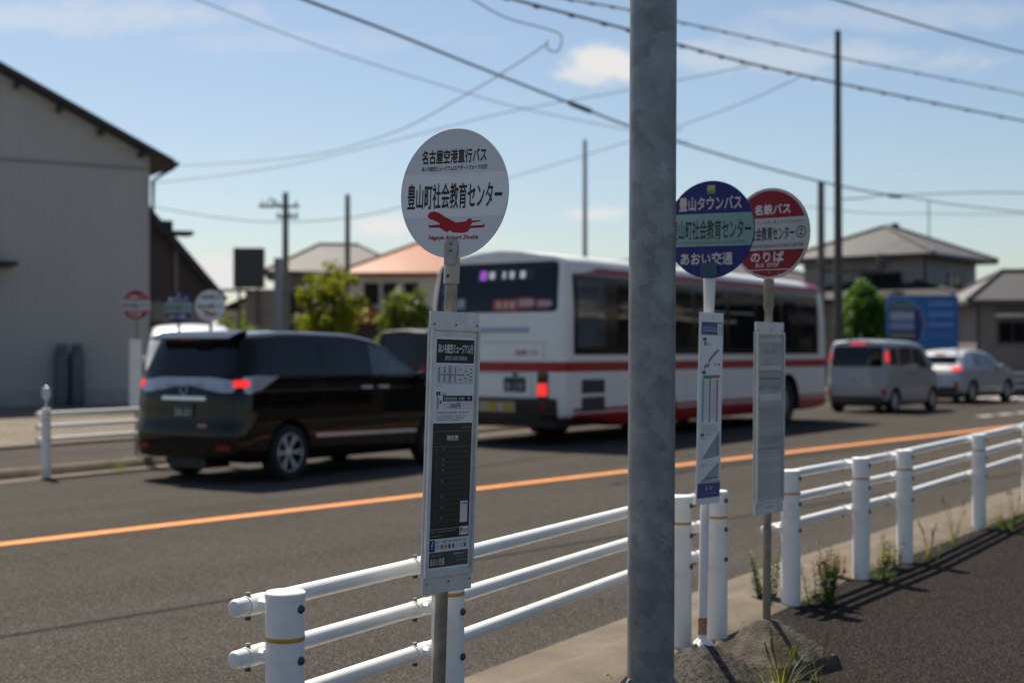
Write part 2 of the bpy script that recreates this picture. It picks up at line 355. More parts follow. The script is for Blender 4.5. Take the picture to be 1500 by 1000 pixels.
mb.build('reflector', ff)

# ------------------------------------------------------------------ galvanised steel pole
def mat_galv():
    m = bpy.data.materials.new('galvanised_steel'); m.use_nodes = True; N = m.node_tree.nodes; L = m.node_tree.links; b = N['Principled BSDF']
    tc = N.new('ShaderNodeTexCoord'); v = N.new('ShaderNodeTexVoronoi'); v.inputs['Scale'].default_value = 15; v.feature = 'SMOOTH_F1'; v.inputs['Smoothness'].default_value = .25
    w = N.new('ShaderNodeTexNoise'); w.inputs['Scale'].default_value = 7; w.inputs['Detail'].default_value = 9; w.inputs['Roughness'].default_value = .72
    md = N.new('ShaderNodeVectorMath'); md.operation = 'MULTIPLY_ADD'; L.new(w.outputs['Color'], md.inputs[0]); md.inputs[1].default_value = (.22, .22, .22); L.new(tc.outputs['Object'], md.inputs[2])
    L.new(md.outputs[0], v.inputs['Vector']); L.new(tc.outputs['Object'], w.inputs['Vector'])
    sp = N.new('ShaderNodeSeparateColor'); L.new(v.outputs['Color'], sp.inputs[0])
    ad = N.new('ShaderNodeMath'); ad.operation = 'MULTIPLY_ADD'; L.new(sp.outputs[0], ad.inputs[0]); ad.inputs[1].default_value = .32; L.new(w.outputs[0], ad.inputs[2])
    mr = N.new('ShaderNodeMapRange'); L.new(ad.outputs[0], mr.inputs[0]); mr.inputs[1].default_value = .42; mr.inputs[2].default_value = .92
    mx = N.new('ShaderNodeMix'); mx.data_type = 'RGBA'; L.new(mr.outputs[0], mx.inputs[0]); mx.inputs[6].default_value = (.160, .172, .184, 1); mx.inputs[7].default_value = (.285, .30, .315, 1)
    L.new(mx.outputs[2], b.inputs['Base Color']); b.inputs['Metallic'].default_value = .35
    r2 = N.new('ShaderNodeMapRange'); L.new(ad.outputs[0], r2.inputs[0]); r2.inputs[3].default_value = .62; r2.inputs[4].default_value = .42; L.new(r2.outputs[0], b.inputs['Roughness'])
    return m
GALV = mat_galv()
pole = empty('steel_pole', (.568, 5.85, 0), 0, 'thick grey galvanised steel pole rising out of the picture', 'pole'); pole.rotation_euler = (0, .005, 0)
mb = MB(); mb.path([(0, 0, .02), (0, 0, 2), (0, 0, 4), (0, 0, 7.2)], .0965, GALV, 48); mb.build('shaft', pole)
mb = MB(); mb.box(-.22, .22, -.22, .22, 0, .02, GALV); mb.build('base_plate', pole, bevel=.004)
for k in range(8):
    mb = MB(); mb.prism([(.095, .02), (.21, .02), (.21, .04), (.10, .165), (.095, .165)], -.006, .006, GALV); o = mb.build('rib', pole); o.rotation_euler = (0, 0, k * math.pi / 4 + .4)

# ------------------------------------------------------------------ bus stop signs
AIR = [(318, 675), (330, 655), (365, 647), (400, 660), (430, 680), (510, 718), (545, 712), (575, 708), (590, 690), (615, 688), (612, 703), (668, 697), (672, 704), (615, 717), (605, 735), (690, 728), (697, 715),
       (700, 735), (690, 745), (605, 752), (590, 775), (560, 785), (490, 785), (470, 770), (450, 785), (425, 770), (400, 755), (330, 758), (322, 742), (395, 735), (405, 730), (370, 712), (335, 700), (320, 690)]
def chord(r, z): return math.sqrt(max(r * r - z * z, 0))
def disc_band(mb, r, z0, z1, y, m, n=24):
    zs = [z0 + (z1 - z0) * k / n for k in range(n + 1)]
    mb.add([(-chord(r, z), y, z) for z in zs] + [(chord(r, z), y, z) for z in zs], [(k, n + 1 + k, n + 2 + k, k + 1) for k in range(n)], m)
def disc_blank(r, face, rim):
    mb = MB(); M = Matrix.Rotation(R(90), 4, 'X')
    mb.lathe([(.0001, .0019), (r - .0035, .0019), (r - .003, .003), (r, .003), (r, -.003), (r - .003, -.003), (r - .0035, -.0019), (.0001, -.0019)], face, 72, M); return mb
def lettering_both(parent, mb, r):
    o = mb.build('lettering', parent, smooth=False)
    c = o.copy(); COL.objects.link(c); c.parent = parent; c.rotation_euler = (0, 0, math.pi)
def disc_airport(parent, r, z):
    o = disc_blank(r, PLATE_W, ALU).build('disc', parent); o.location = (0, -.03, z)
    mb = MB(); y = -.0024
    disc_band(mb, r - .006, -.37 * r, .32 * r, y + .0002, PLATE_G) if False else None
    disc_band(mb, r - .004, .31 * r, .985 * r, y + .0002, PLATE_G); disc_band(mb, r - .004, -.985 * r, -.36 * r, y + .0002, PLATE_G)
    text(mb, '名古屋空港直行バス', -.61 * r, .59 * r, .47 * r, .68 * r, y, INK, .0017)
    text(mb, 'あいち航空ミュージアム(エアポートウォーク北)行', -.61 * r, .61 * r, .345 * r, .43 * r, y, INK, .0007)
    text(mb, '豊山町社会教育センター', -.87 * r, .89 * r, -.23 * r, .16 * r, y, INK, .0016)
    a = [((zx - 486) / 357 * r, (527 - zy) / 427 * r - .045 * (zx - 486) / 357 * r) for zx, zy in AIR]
    mb.add([(x, y, z_) for x, z_ in a], [tuple(range(len(a)))], RED_I)
    text(mb, 'Nagoya Airport Shuttle', -.45 * r, .48 * r, -.725 * r, -.645 * r, y, RED_I, .0011, .35)
    lettering_both(o, mb, r); return o
TEAL = mat('pale_teal_ink', (.24, .40, .37), .4); EMB_Y = mat('emblem_yellow', (.42, .44, .20), .5); EMB_G = mat('emblem_green', (.12, .3, .05), .5)
CREAM_I = mat('cream_ink', (.68, .60, .54), .5)
def disc_town(parent, r, z):
    o = disc_blank(r, BLUE_I, BLUE_I).build('disc', parent); o.location = (0, -.03, z)
    mb = MB(); y = -.0024
    disc_band(mb, r - .0035, -.34 * r, .33 * r, y + .0002, TEAL)
    mb.rect(-.08 * r, .10 * r, .73 * r, .91 * r, y, EMB_Y); mb.rect(-.08 * r, .10 * r, .73 * r, .80 * r, y - .0001, EMB_G)
    text(mb, '豊山タウンバス', -.72 * r, .70 * r, .40 * r, .68 * r, y, CREAM_I, .0021)
    text(mb, '豊山町社会教育センター', -.90 * r, .92 * r, -.20 * r, .20 * r, y, INK, .0016)
    text(mb, 'TOYOYAMACHO SHAKAI KYOIKU CENTER', -.80 * r, .80 * r, -.295 * r, -.235 * r, y, mat('teal_dark', (.10, .19, .22), .5), .0004)
    text(mb, 'あおい交通', -.66 * r, .52 * r, -.72 * r, -.47 * r, y, CREAM_I, .0021)
    lettering_both(o, mb, r); return o
def disc_red(parent, r, z):
    o = disc_blank(r, mat('sign_red', (.29, .006, .018), .45, spec=.3), ALU).build('disc', parent); o.location = (0, -.03, z)
    mb = MB(); y = -.0024; W = mat('sign_offwhite', (.52, .52, .50), .4)
    M = Matrix.Translation((0, y + .0003, 0)) @ Matrix.Rotation(R(90), 4, 'X')
    mb.lathe([(r - .012, 0), (r - .001, 0)], W, 72, M, closed=False) if False else None
    n = 72; c = [(math.cos(2 * math.pi * k / n), math.sin(2 * math.pi * k / n)) for k in range(n)]
    mb.add([(x * (r - .013), y, q * (r - .013)) for x, q in c] + [(x * (r - .001), y - .0008, q * (r - .001)) for x, q in c], [(k, n + k, n + (k + 1) % n, (k + 1) % n) for k in range(n)], W)
    disc_band(mb, r - .012, -.36 * r, .34 * r, y + .0002, W)
    text(mb, '名鉄バス', -.38 * r, .52 * r, .42 * r, .64 * r, y, WHITE_I, .002)
    mb.add([(-.60 * r, y, .44 * r), (-.5 * r, y, .62 * r), (-.42 * r, y, .44 * r), (-.5 * r, y, .5 * r)], [(0, 3, 2, 1)], WHITE_I)
    text(mb, 'とよやまちょうしゃかいきょういくせんたー', -.84 * r, .86 * r, .20 * r, .29 * r, y, INK, .0004)
    text(mb, '豊山町社会教育センター', -.90 * r, .62 * r, -.15 * r, .15 * r, y, INK, .002); text(mb, '②', .66 * r, .90 * r, -.12 * r, .13 * r, y, INK, .0009)
    text(mb, 'TOYOYAMACHO SHAKAI KYOIKU CENTER', -.85 * r, .86 * r, -.31 * r, -.235 * r, y, INK, .0006)
    text(mb, 'のりば', -.48 * r, .36 * r, -.62 * r, -.40 * r, y, WHITE_I, .0022); text(mb, 'BUS  STOP', -.35 * r, .24 * r, -.73 * r, -.65 * r, y, WHITE_I, .0006)
    mb.rect(-.58 * r, .52 * r, -.80 * r, -.785 * r, y, WHITE_I)
    for dx, dz in ((-.28, -.88), (.24, -.88), (0, -.85)): mb.rect(dx * r - .004, dx * r + .004, dz * r - .005, dz * r + .005, y - .0005, STEEL_T)
    lettering_both(o, mb, r); return o
def board(parent, w, z0, z1, off, rz):
    """aluminium notice frame: returns the empty-free frame object whose local x runs across the board"""
    mb = MB(); t = .018
    mb.box(-w / 2, w / 2, -.006, .006, z0, z1, ALU)
    for x in (-w / 2, w / 2 - .012): mb.box(x, x + .012, -.015, .010, z0 + .055, z1 - .05, ALU)
    mb.box(-w / 2 + .012, w / 2 - .012, -.0145, -.006, z0 + .055, z0 + .068, ALU); mb.box(-w / 2 + .012, w / 2 - .012, -.0145, -.006, z1 - .062, z1 - .05, ALU)
    for zz in (z0 + .035, z1 - .042):
        for x in (0, w * .44, -w * .44): mb.lathe([(.0055, 0), (.005, .003), (.0001, .004)], STEELB, 10, Matrix.Translation((x, -.0061, zz)) @ Matrix.Rotation(R(90), 4, 'X'))
    o = mb.build('notice_frame', parent, bevel=.0012); o.location = off; o.rotation_euler = (0, 0, rz); return o
ROT = R(49)
def pole_tube(mb, z0, z1, r, m): mb.path([(0, 0, z0), (0, 0, z1)], r, m, 20)

# sign 1: airport shuttle
s1 = empty('bus_stop_sign', (-.256, 4.75, 0), 0, 'white round bus stop sign with red aeroplane, nearest the camera', 'bus stop sign', 'bus stop signs on the near sidewalk'); s1.rotation_euler = (0, .031, 0)
mb = MB(); pole_tube(mb, 0, 1.86, .0215, STEEL_T); mb.build('pole', s1)
mb = MB(); pole_tube(mb, 1.728, 1.835, .0265, mat('cream_sleeve', (.50, .46, .38), .5)); mb.lathe([(.006, 0), (.005, .003), (.0001, .003)], STEELB, 10, Matrix.Translation((-.012, -.024, 1.752)) @ Matrix.Rotation(R(90), 4, 'X')); mb.build('sleeve', s1)
d1 = disc_airport(s1, .215, 2.025); d1.rotation_euler = (0, 0, R(-32)); d1.location = (.0, -.035, 2.025)
mb = MB(); mb.prism([(-.026, -.235), (.026, -.235), (.026, -.168), (.018, -.152), (-.018, -.152), (-.026, -.168)], -.008, -.004, ALU_D)
for zz in (-.168, -.19): mb.lathe([(.004, 0), (.0035, .003), (.0001, .003)], STEELB, 10, Matrix.Translation((0, -.008, zz)) @ Matrix.Rotation(R(90), 4, 'X'))
mb.build('mounting_tab', d1)
w1 = .232; fr = board(s1, w1, .708, 1.632, (0.016, -.038, 0), ROT)
def Z(py): return 1.5 - (py - 515) / 437.0
mb = MB(); y = -.0072; xl, xr = -.088, .093
mb.rect(xl - .012, xr + .004, Z(827), Z(493), y + .0004, PLATE_W)
mb.rect(xl, xr, Z(531), Z(497), y, INK); text(mb, 'あいち航空ミュージアム行', xl + .008, xr - .006, Z(517), Z(503.5), y - .0003, WHITE_I, .0011); text(mb, '(県営名古屋空港経由)', xl + .04, xr - .034, Z(528), Z(520.5), y - .0003, WHITE_I)
for k in range(7):
    a0 = xl + .006 + k * .0255; m_ = RED_I if k == 2 else GREY_I; lw = .0016 if k == 2 else .0007; b0 = a0 + .0185; zt, zb = Z(534.5), Z(561)
    mb.rect(a0, b0, zb, zt, y, WHITE_I); y2 = y - .0003
    mb.rect(a0, a0 + lw, zb, zt, y2, m_); mb.rect(b0 - lw, b0, zb, zt, y2, m_); mb.rect(a0, b0, zb, zb + lw, y2 - .00003, m_); mb.rect(a0, b0, zt - lw, zt, y2 - .00003, m_)
    n_ = (7, 8, 9, 7, 3, 2, 4)[k]
    for q in range(n_):
        zz = zt - .006 - (zt - zb - .012) * (q + .5) / n_ ; mb.rect(a0 + .0062, b0 - .0062, zz - .0022, zz + .0022, y2, INK)
    if k < 6:
        c = b0 + .0035; zz = (zt + zb) / 2; mb.add([(c - .004, y2 - .0001, zz), (c, y2 - .0001, zz - .004), (c + .004, y2 - .0001, zz), (c, y2 - .0001, zz + .004)], [(0, 1, 2, 3)], RED_I)
marks(mb, xl + .006, xl + .03, Z(566), Z(563), y, INK, 4, 3); text(mb, '運賃', xl + .004, xl + .024, Z(578), Z(572), y, INK, .0007); marks(mb, xl + .03, xl + .055, Z(578), Z(574), y, INK, 6, 4)
mb.rect(xl + .004, xl + .022, Z(598), Z(579), y, WHITE_I)
for q in range(5): mb.rect(xl + .009, xl + .016, Z(596 - q * 3.4), Z(594.2 - q * 3.4), y - .0002, INK)
mb.add([(xl + .022, y - .0003, Z(591)), (xl + .032, y - .0003, Z(587)), (xl + .022, y - .0003, Z(583))], [(0, 1, 2)], RED_I)
mb.rect(xl + .036, xr - .002, Z(586), Z(578), y, INK); marks(mb, xl + .042, xr - .012, Z(584.5), Z(580), y - .0003, WHITE_I, 18, 5)
mb.rect(xl + .036, xr - .002, Z(598), Z(586.3), y, WHITE_I); text(mb, '100円', xl + .07, xl + .12, Z(596.5), Z(588.5), y - .0003, INK, .0005)
marks(mb, xl + .008, xr - .016, Z(603.6), Z(600.6), y, RED_I, 30, 6)
for q in range(3): marks(mb, xl + .01, xr - .03 - .01 * q, Z(608 + q * 3), Z(606 + q * 3), y, INK, 34, 7 + q)
DK = mat('timetable_black', (.018, .014, .012), .45, c2=(.026, .021, .018), scale=8)
mb.rect(xl - .006, xr, Z(769), Z(617.5), y, DK); marks(mb, xr - .05, xr - .006, Z(625.5), Z(622), y - .0003, GREY_I, 9, 11); mb.rect(xl - .004, xr - .004, Z(629.4), Z(629), y - .0003, GREY_I)
text(mb, '時刻表', -.026, .028, Z(643), Z(635), y - .0003, WHITE_I, .0006)
for q in range(15):
    zz = 651 + q * 7.6; mb.rect(xl + .008, xr - .01, Z(zz + .35), Z(zz), y - .0003, GREY_I if q == 0 else mat('row_grey', (.16, .15, .145), .5))
    marks(mb, xl + .012, xl + .019, Z(zz + 5.5), Z(zz + 2.2), y - .0003, mat('row_grey', (.16, .15, .145), .5), 2, 20 + q)
    if q in (0, 2, 3, 4, 6, 9, 11, 13): text(mb, str((17, 0, 25, 40, 10, 0, 5, 0, 0, 30, 0, 15, 0, 20)[q]), xl + .04, xl + .052, Z(zz + 5.5), Z(zz + 2), y - .0003, GREY_I)
mb.rect(xr - .046, xr - .010, Z(762), Z(731), y - .0004, WHITE_I); text(mb, '運行情報', xr - .042, xr - .014, Z(737), Z(733), y - .0006, INK)
mb.rect(xl - .006, xr, Z(783), Z(769.4), y, DK); marks(mb, xl, xr - .06, Z(774), Z(771.5), y - .0003, GREY_I, 20, 41); marks(mb, xl, xl + .05, Z(780), Z(777.5), y - .0003, GREY_I, 10, 42)
mb.rect(xr - .046, xr - .004, Z(780.5), Z(768), y - .0005, WHITE_I); text(mb, 'P', xr - .042, xr - .033, Z(779), Z(770), y - .0008, RED_I, .001); text(mb, 'PayPay', xr - .030, xr - .007, Z(777.5), Z(771.5), y - .0008, RED_I)
mb.rect(xl - .006, xl + .02, Z(801), Z(784.5), y - .0003, BLUE_I); text(mb, 'f', xl + .003, xl + .011, Z(798), Z(787), y - .0006, WHITE_I, .0006)
mb.rect(xl + .02, xr - .002, Z(800), Z(784), y - .0003, WHITE_I); marks(mb, xl + .026, xr - .012, Z(789.5), Z(786), y - .0006, BLUE_I, 20, 44)
for q, cc in enumerate([(.5, .5, .5), (.2, .2, .25), (.7, .25, .02), (.25, .05, .05), (.03, .15, .5), (.6, .6, .6), (.55, .5, .5), (.05, .25, .2)]):
    mb.rect(xl + .028 + q * .0185, xl + .040 + q * .0185, Z(798), Z(792), y - .0006, mat('pay_icon_%d' % q, cc, .5))
mb.rect(xl - .006, xr, Z(824), Z(802), y, mat('footer_grey', (.07, .065, .065), .5)); text(mb, 'あおい交通', xl, xl + .066, Z(821), Z(810.5), y - .0003, WHITE_I, .0004); marks(mb, xl, xl + .05, Z(808), Z(805), y - .0003, GREY_I, 12, 45)
for q in range(3): marks(mb, xr - .07 + .008 * q, xr - .008, Z(808 + q * 4.6), Z(805.5 + q * 4.6), y - .0003, WHITE_I if q == 0 else GREY_I, 14, 46 + q)
mb.build('timetable', fr, smooth=False)
mb = MB(); mb.lathe([(.02, 0), (.17, 0), (.17, .05), (.12, .085), (.03, .10), (.0001, .10)], BLOCK, 4, Matrix.Rotation(R(49 + 45), 4, 'Z')); mb.build('base_block', s1, bevel=.012)

def block_mb(hx, hz, top, seed, m=BLOCK):
    mb = MB(); n = 14; vs = []; r = random.Random(seed)
    for j in range(n + 1):
        for i in range(n + 1):
            u, v = i / n * 2 - 1, j / n * 2 - 1; q = max(abs(u), abs(v)); h = hz * max(0, min(1, (1 - q) / (1 - top))) + .04 * (1 if q < .999 else 0)
            h += r.uniform(-.003, .003) if q < .95 else 0
            vs.append((u * hx, v * hx, max(h, 0) if q < .999 else 0.0))
    vs = [(x * 1.0, y_, z) for x, y_, z in vs]
    mb.add(vs, [(j * (n + 1) + i, j * (n + 1) + i + 1, (j + 1) * (n + 1) + i + 1, (j + 1) * (n + 1) + i) for j in range(n) for i in range(n)], m); return mb
# sign 2: town bus
s2 = empty('bus_stop_sign', (.842, 6.33, .09), 0, 'navy blue round bus stop sign with pale teal middle band', 'bus stop sign', 'bus stop signs on the near sidewalk'); s2.rotation_euler = (0, .022, 0); s2.scale = (.942, .942, .942)
mb = MB(); mb.path([(0, 0, .10), (0, 0, .16), (0, 0, .165), (0, 0, .235), (0, 0, .24), (0, 0, 1.55)], .0215, WHITE_D, 20); mb.build('pole', s2)
mb = MB(); mb.path([(0, 0, .165), (0, 0, .20), (0, 0, .245)], .0222, mat('rust', (.26, .075, .018), .9, c2=(.50, .34, .24), scale=30, bump=.6), 20); mb.build('rusted_band', s2)
mb = MB(); mb.path([(0, 0, 1.5), (0, 0, 1.6), (0, 0, 1.86)], [.020, .021, .030], WHITE, 20); mb.build('cone_sleeve', s2)
d2 = disc_town(s2, .229, 2.07); d2.rotation_euler = (0, 0, R(-35)); d2.location = (-.008, -.04, 2.07)
mb = MB(); mb.box(-.045, .045, -.007, -.004, -.225, -.155, mat('dark_teal_tab', (.03, .07, .13), .5)); mb.build('mounting_tab', d2, bevel=.001)
w2 = .198; mb = MB(); mb.box(-w2 / 2, w2 / 2, -.004, .004, .784, 1.68, PLATE_W)
for zz in (.812, 1.66): mb.lathe([(.006, 0), (.005, .003), (.0001, .004)], STEELB, 10, Matrix.Translation((0, -.0041, zz)) @ Matrix.Rotation(R(90), 4, 'X'))
fr2 = mb.build('notice_board', s2, bevel=.002); fr2.location = (.006, -.045, 0); fr2.rotation_euler = (0, 0, R(49))
def Z2(py): return 1.5 - (py - 515) / 310.0
VIO = mat('violet_print', (.075, .08, .26), .45); GRN = mat('green_print', (.10, .30, .17), .5); PNK = mat('salmon_print', (.52, .16, .14), .5); CYA = mat('cyan_print', (.06, .32, .40), .5); MAPG = mat('map_grey', (.36, .37, .39), .5)
mb = MB(); y = -.0046; a, b = -.088, .092
mb.rect(a, b, Z2(491.5), Z2(473), y, VIO); marks(mb, a + .01, a + .125, Z2(487.5), Z2(478.5), y - .0003, mat('pale_violet', (.45, .46, .62), .5), 8, 61); mb.rect(b - .045, b - .008, Z2(490.5), Z2(475), y - .0004, PLATE_W); mb.rect(b - .032, b - .02, Z2(489), Z2(477), y - .0006, GREY_I)
for zz in (498, 546): mb.rect(a + .012, a + .044, Z2(zz + 2.6), Z2(zz - 2.2), y, VIO)
mb.lathe([(.0001, 0), (.010, 0)], GRN, 16, Matrix.Translation((a + .034, y, Z2(504.5))) @ Matrix.Rotation(R(90), 4, 'X')); marks(mb, a + .05, a + .09, Z2(507), Z2(503.5), y, GREY_I, 7, 62)
pts = [(a + .03, 543), (a + .035, 538), (a + .065, 537.5), (a + .07, 530), (a + .1, 523), (a + .15, 514)]
for (p, q) in zip(pts, pts[1:]):
    for off, mm in ((0, RED_I), (.008, GRN)):
        d_ = Vector((q[0] - p[0], 0, Z2(q[1]) - Z2(p[1]))).normalized(); nn = Vector((-d_.z, 0, d_.x)) * .003; p_ = Vector((p[0], y, Z2(p[1]) + off)); q_ = Vector((q[0], y, Z2(q[1]) + off)); mb.add([p_ - nn, q_ - nn, q_ + nn, p_ + nn], [(0, 1, 2, 3)], mm)
marks(mb, b - .075, b - .03, Z2(536), Z2(532.5), y, GREY_I, 7, 63); mb.rect(b - .028, b - .016, Z2(536), Z2(533), y, RED_I)
mb.rect(a + .022, a + .1, Z2(555), Z2(550), y, GRN); mb.rect(a + .1, b - .014, Z2(554), Z2(549.6), y, PNK)
for x_, mm in ((a + .016, CYA), (a + .074, GRN), (a + .138, PNK)): mb.rect(x_, x_ + .013, Z2(618), Z2(555.5), y, mm)
for x_ in (a + .035, a + .095, a + .118):
    for q in range(14): marks(mb, x_, x_ + .028, Z2(560 + q * 4), Z2(557.5 + q * 4), y, GREY_I, 5, 70 + q)
for q in range(4): marks(mb, a + .014, b - .03, Z2(624 + q * 3), Z2(622 + q * 3), y, GREY_I, 22, 90 + q)
mb.rect(a + .01, a + .038, Z2(639), Z2(634), y, VIO); marks(mb, a + .05, a + .11, Z2(638), Z2(635), y, GREY_I, 10, 95)
mb.add([(a + .02, y, Z2(672)), (b - .008, y, Z2(668)), (b - .008, y, Z2(631))], [(0, 1, 2)], MAPG); mb.rect(b - .032, b - .018, Z2(667), Z2(640), y - .0003, CYA); marks(mb, a + .014, a + .07, Z2(643), Z2(640.5), y, INK, 9, 96)
for q in range(3): marks(mb, a + .016, a + .03, Z2(652 + q * 6), Z2(649 + q * 6), y, GREY_I, 3, 97 + q)
marks(mb, a + .016, a + .08, Z2(681.5), Z2(678.5), y, PNK, 10, 101); mb.add([(a + .02, y, Z2(704)), (b - .01, y, Z2(700)), (b - .01, y, Z2(676))], [(0, 1, 2)], MAPG)
marks(mb, a + .06, b - .01, Z2(702), Z2(698), y - .0003, VIO, 12, 102); mb.rect(a + .014, b + .002, Z2(704.6), Z2(703.6), y - .0004, INK)
mb.rect(a - .008, b + .004, Z2(727.5), Z2(706), y - .0003, VIO); marks(mb, a + .06, b - .03, Z2(716.5), Z2(711), y - .0006, WHITE_I, 5, 103); marks(mb, a + .04, b - .03, Z2(723), Z2(720), y - .0006, GREY_I, 12, 104)
mb.build('notice_print', fr2, smooth=False)
mb = block_mb(.29, .19, .09, 3, BLOCK_R); o = mb.build('base_block', s2, angle=20); o.rotation_euler = (0, 0, R(28)); o.location = (.02, -.01, -.097)
mb = MB(); n_ = 36; va = []
for k in range(n_):
    an_ = 2 * math.pi * k / n_; q = rnd.uniform(.8, 1.25) + (.5 * max(0, math.cos(an_ + .9)) ** 4) * rnd.uniform(.5, 1.2)
    for r_, z_ in ((.0215, .148), (.030 * q, .1365), (.042 * q, .1345 - .9 * max(0, .042 * q - .032))): va.append((math.cos(an_) * r_, math.sin(an_) * r_, z_))
mb.add(va, [(3 * k + j, 3 * ((k + 1) % n_) + j, 3 * ((k + 1) % n_) + j + 1, 3 * k + j + 1) for k in range(n_) for j in (0, 1)], WHITE_D); mb.build('paint_spill', s2)
# sign 3: red
s3 = empty('bus_stop_sign', (1.211, 6.78, .068), 0, 'red and white round bus stop sign half hidden by a blue one', 'bus stop sign', 'bus stop signs on the near sidewalk'); s3.rotation_euler = (0, .008, 0); s3.scale = (.955, .955, .955)
mb = MB(); mb.path([(0, 0, .12), (0, 0, 1.66), (0, 0, 1.70), (0, 0, 1.72), (0, 0, 1.86)], [.0205, .0205, .0205, .026, .026], STEEL_T, 20); mb.build('pole', s3)
d3 = disc_red(s3, .226, 2.085); d3.rotation_euler = (0, 0, R(-42)); d3.location = (-.004, -.04, 2.085)
w3 = .262; fr3 = board(s3, w3, .70, 1.645, (-.006, -.055, 0), ROT)
def Z3(py): return 1.5 - (py - 515) / 293.0
mb = MB(); y = -.0072
mb.rect(-w3 / 2 + .013, w3 / 2 - .013, .772, 1.58, y, mat('paper_grey', (.36, .36, .355), .25, spec=.6))
marks(mb, -.06, .06, Z3(518), Z3(512), y - .0004, INK, 9, 120); marks(mb, -.045, .0, Z3(523), Z3(520), y - .0004, GREY_I, 4, 121)
for (p, q, mm) in ((540, 545, GREY_I), (553, 555, INK), (563, 570, GREY_I), (582, 585, INK), (655, 656, INK)): mb.rect(-.105, .105, Z3(q), Z3(p), y - .0004, mm)
FILM_GLINT = mat('painted_film_glint', (.62, .61, .58), .3, spec=.6)
mb.rect(-.104, .106, Z3(734), Z3(657), y - .0003, mat('paper_light', (.47, .46, .44), .3, spec=.6))
for (p, q) in ((535, 542), (576, 586), (497, 502)): mb.rect(-.10, .105, Z3(q), Z3(p), y - .0007, FILM_GLINT)  # bright reflections of the plastic film, painted as flat white bands
for q in range(12): marks(mb, -.1, .1, Z3(575 + q * 6.4), Z3(572 + q * 6.4), y - .0006, MAPG, 16, 130 + q)
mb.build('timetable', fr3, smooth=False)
mb = MB(); n = 40; wv = []
for k in range(n + 1):
    zz = .775 + (1.575 - .775) * k / n; dy = .004 * math.sin(k * .75) * (1 if k > 18 else .25) + .002 * math.sin(k * 1.9)
    for i in range(7): wv.append((-w3 / 2 + .014 + (w3 - .028) * i / 6, -.0125 + dy * (1 + .25 * math.sin(i * 1.3 + k)), zz))
PLASTIC = bpy.data.materials.new('clear_plastic'); PLASTIC.use_nodes = True; pb = PLASTIC.node_tree.nodes['Principled BSDF']; pb.inputs['Alpha'].default_value = .22; pb.inputs['Roughness'].default_value = .08; pb.inputs['Base Color'].default_value = (.75, .75, .74, 1); pb.inputs['Specular IOR Level'].default_value = 1.0
mb.add(wv, [(k * 7 + i, k * 7 + i + 1, k * 7 + i + 8, k * 7 + i + 7) for k in range(n) for i in range(6)], PLASTIC); mb.build('plastic_cover', fr3, angle=80)
mb = MB(); mb.rect(-.06, .07, .715, .748, -.0068, PLATE_W); marks(mb, -.05, .06, .722, .742, -.0072, GREY_I, 8, 150); mb.build('torn_label', fr3)
mb = block_mb(.285, .20, .15, 9); o = mb.build('base_block', s3, angle=20); o.rotation_euler = (0, 0, R(43)); o.location = (.0, -.02, -.072)

# the same stops on the far pavement
def far_sign(kind, loc, label, rz, zc, plate=True):
    root = empty('bus_stop_sign', loc, 0, label, 'bus stop sign', 'bus stop signs across the road')
    mb = MB(); pole_tube(mb, 0, zc - .18, .022, STEEL_T); mb.build('pole', root)
    d_ = {'red': disc_red, 'blue': disc_town, 'white': disc_airport}[kind](root, .225, zc); d_.rotation_euler = (0, 0, rz)
    if plate: board(root, .26, .66, 1.62, (0, -.035, 0), R(-35) if kind == 'red' else R(49))
far_sign('red', (-5.28, 20.0, .05), 'red and white round bus stop sign across the road by the warehouse', R(-12), 2.10)
far_sign('blue', (-4.92, 21.0, .05), 'blue round bus stop sign across the road above the black minivan', R(-14), 2.10, False)
far_sign('white', (-4.28, 20.2, .05), 'white round bus stop sign across the road above the black minivan', R(-10), 2.10, False)

# ------------------------------------------------------------------ vehicles
def curve(P):
    """monotone cubic through (x,y) points"""
    xs = [p[0] for p in P]; ys = [p[1] for p in P]; n = len(P)
    d = [(ys[i + 1] - ys[i]) / (xs[i + 1] - xs[i]) for i in range(n - 1)]
    m = [d[0]] + [0 if d[i - 1] * d[i] <= 0 else 2 * d[i - 1] * d[i] / (d[i - 1] + d[i]) for i in range(1, n - 1)] + [d[-1]] if n > 2 else [d[0], d[0]]
    def f(x):
        if x <= xs[0]: return ys[0]
        if x >= xs[-1]: return ys[-1]
        i = max(k for k in range(n - 1) if xs[k] <= x); h = xs[i + 1] - xs[i]; t = (x - xs[i]) / h
        return ys[i] * (2 * t**3 - 3 * t**2 + 1) + m[i] * h * (t**3 - 2 * t**2 + t) + ys[i + 1] * (3 * t**2 - 2 * t**3) + m[i + 1] * h * (t**3 - t**2)
    return f
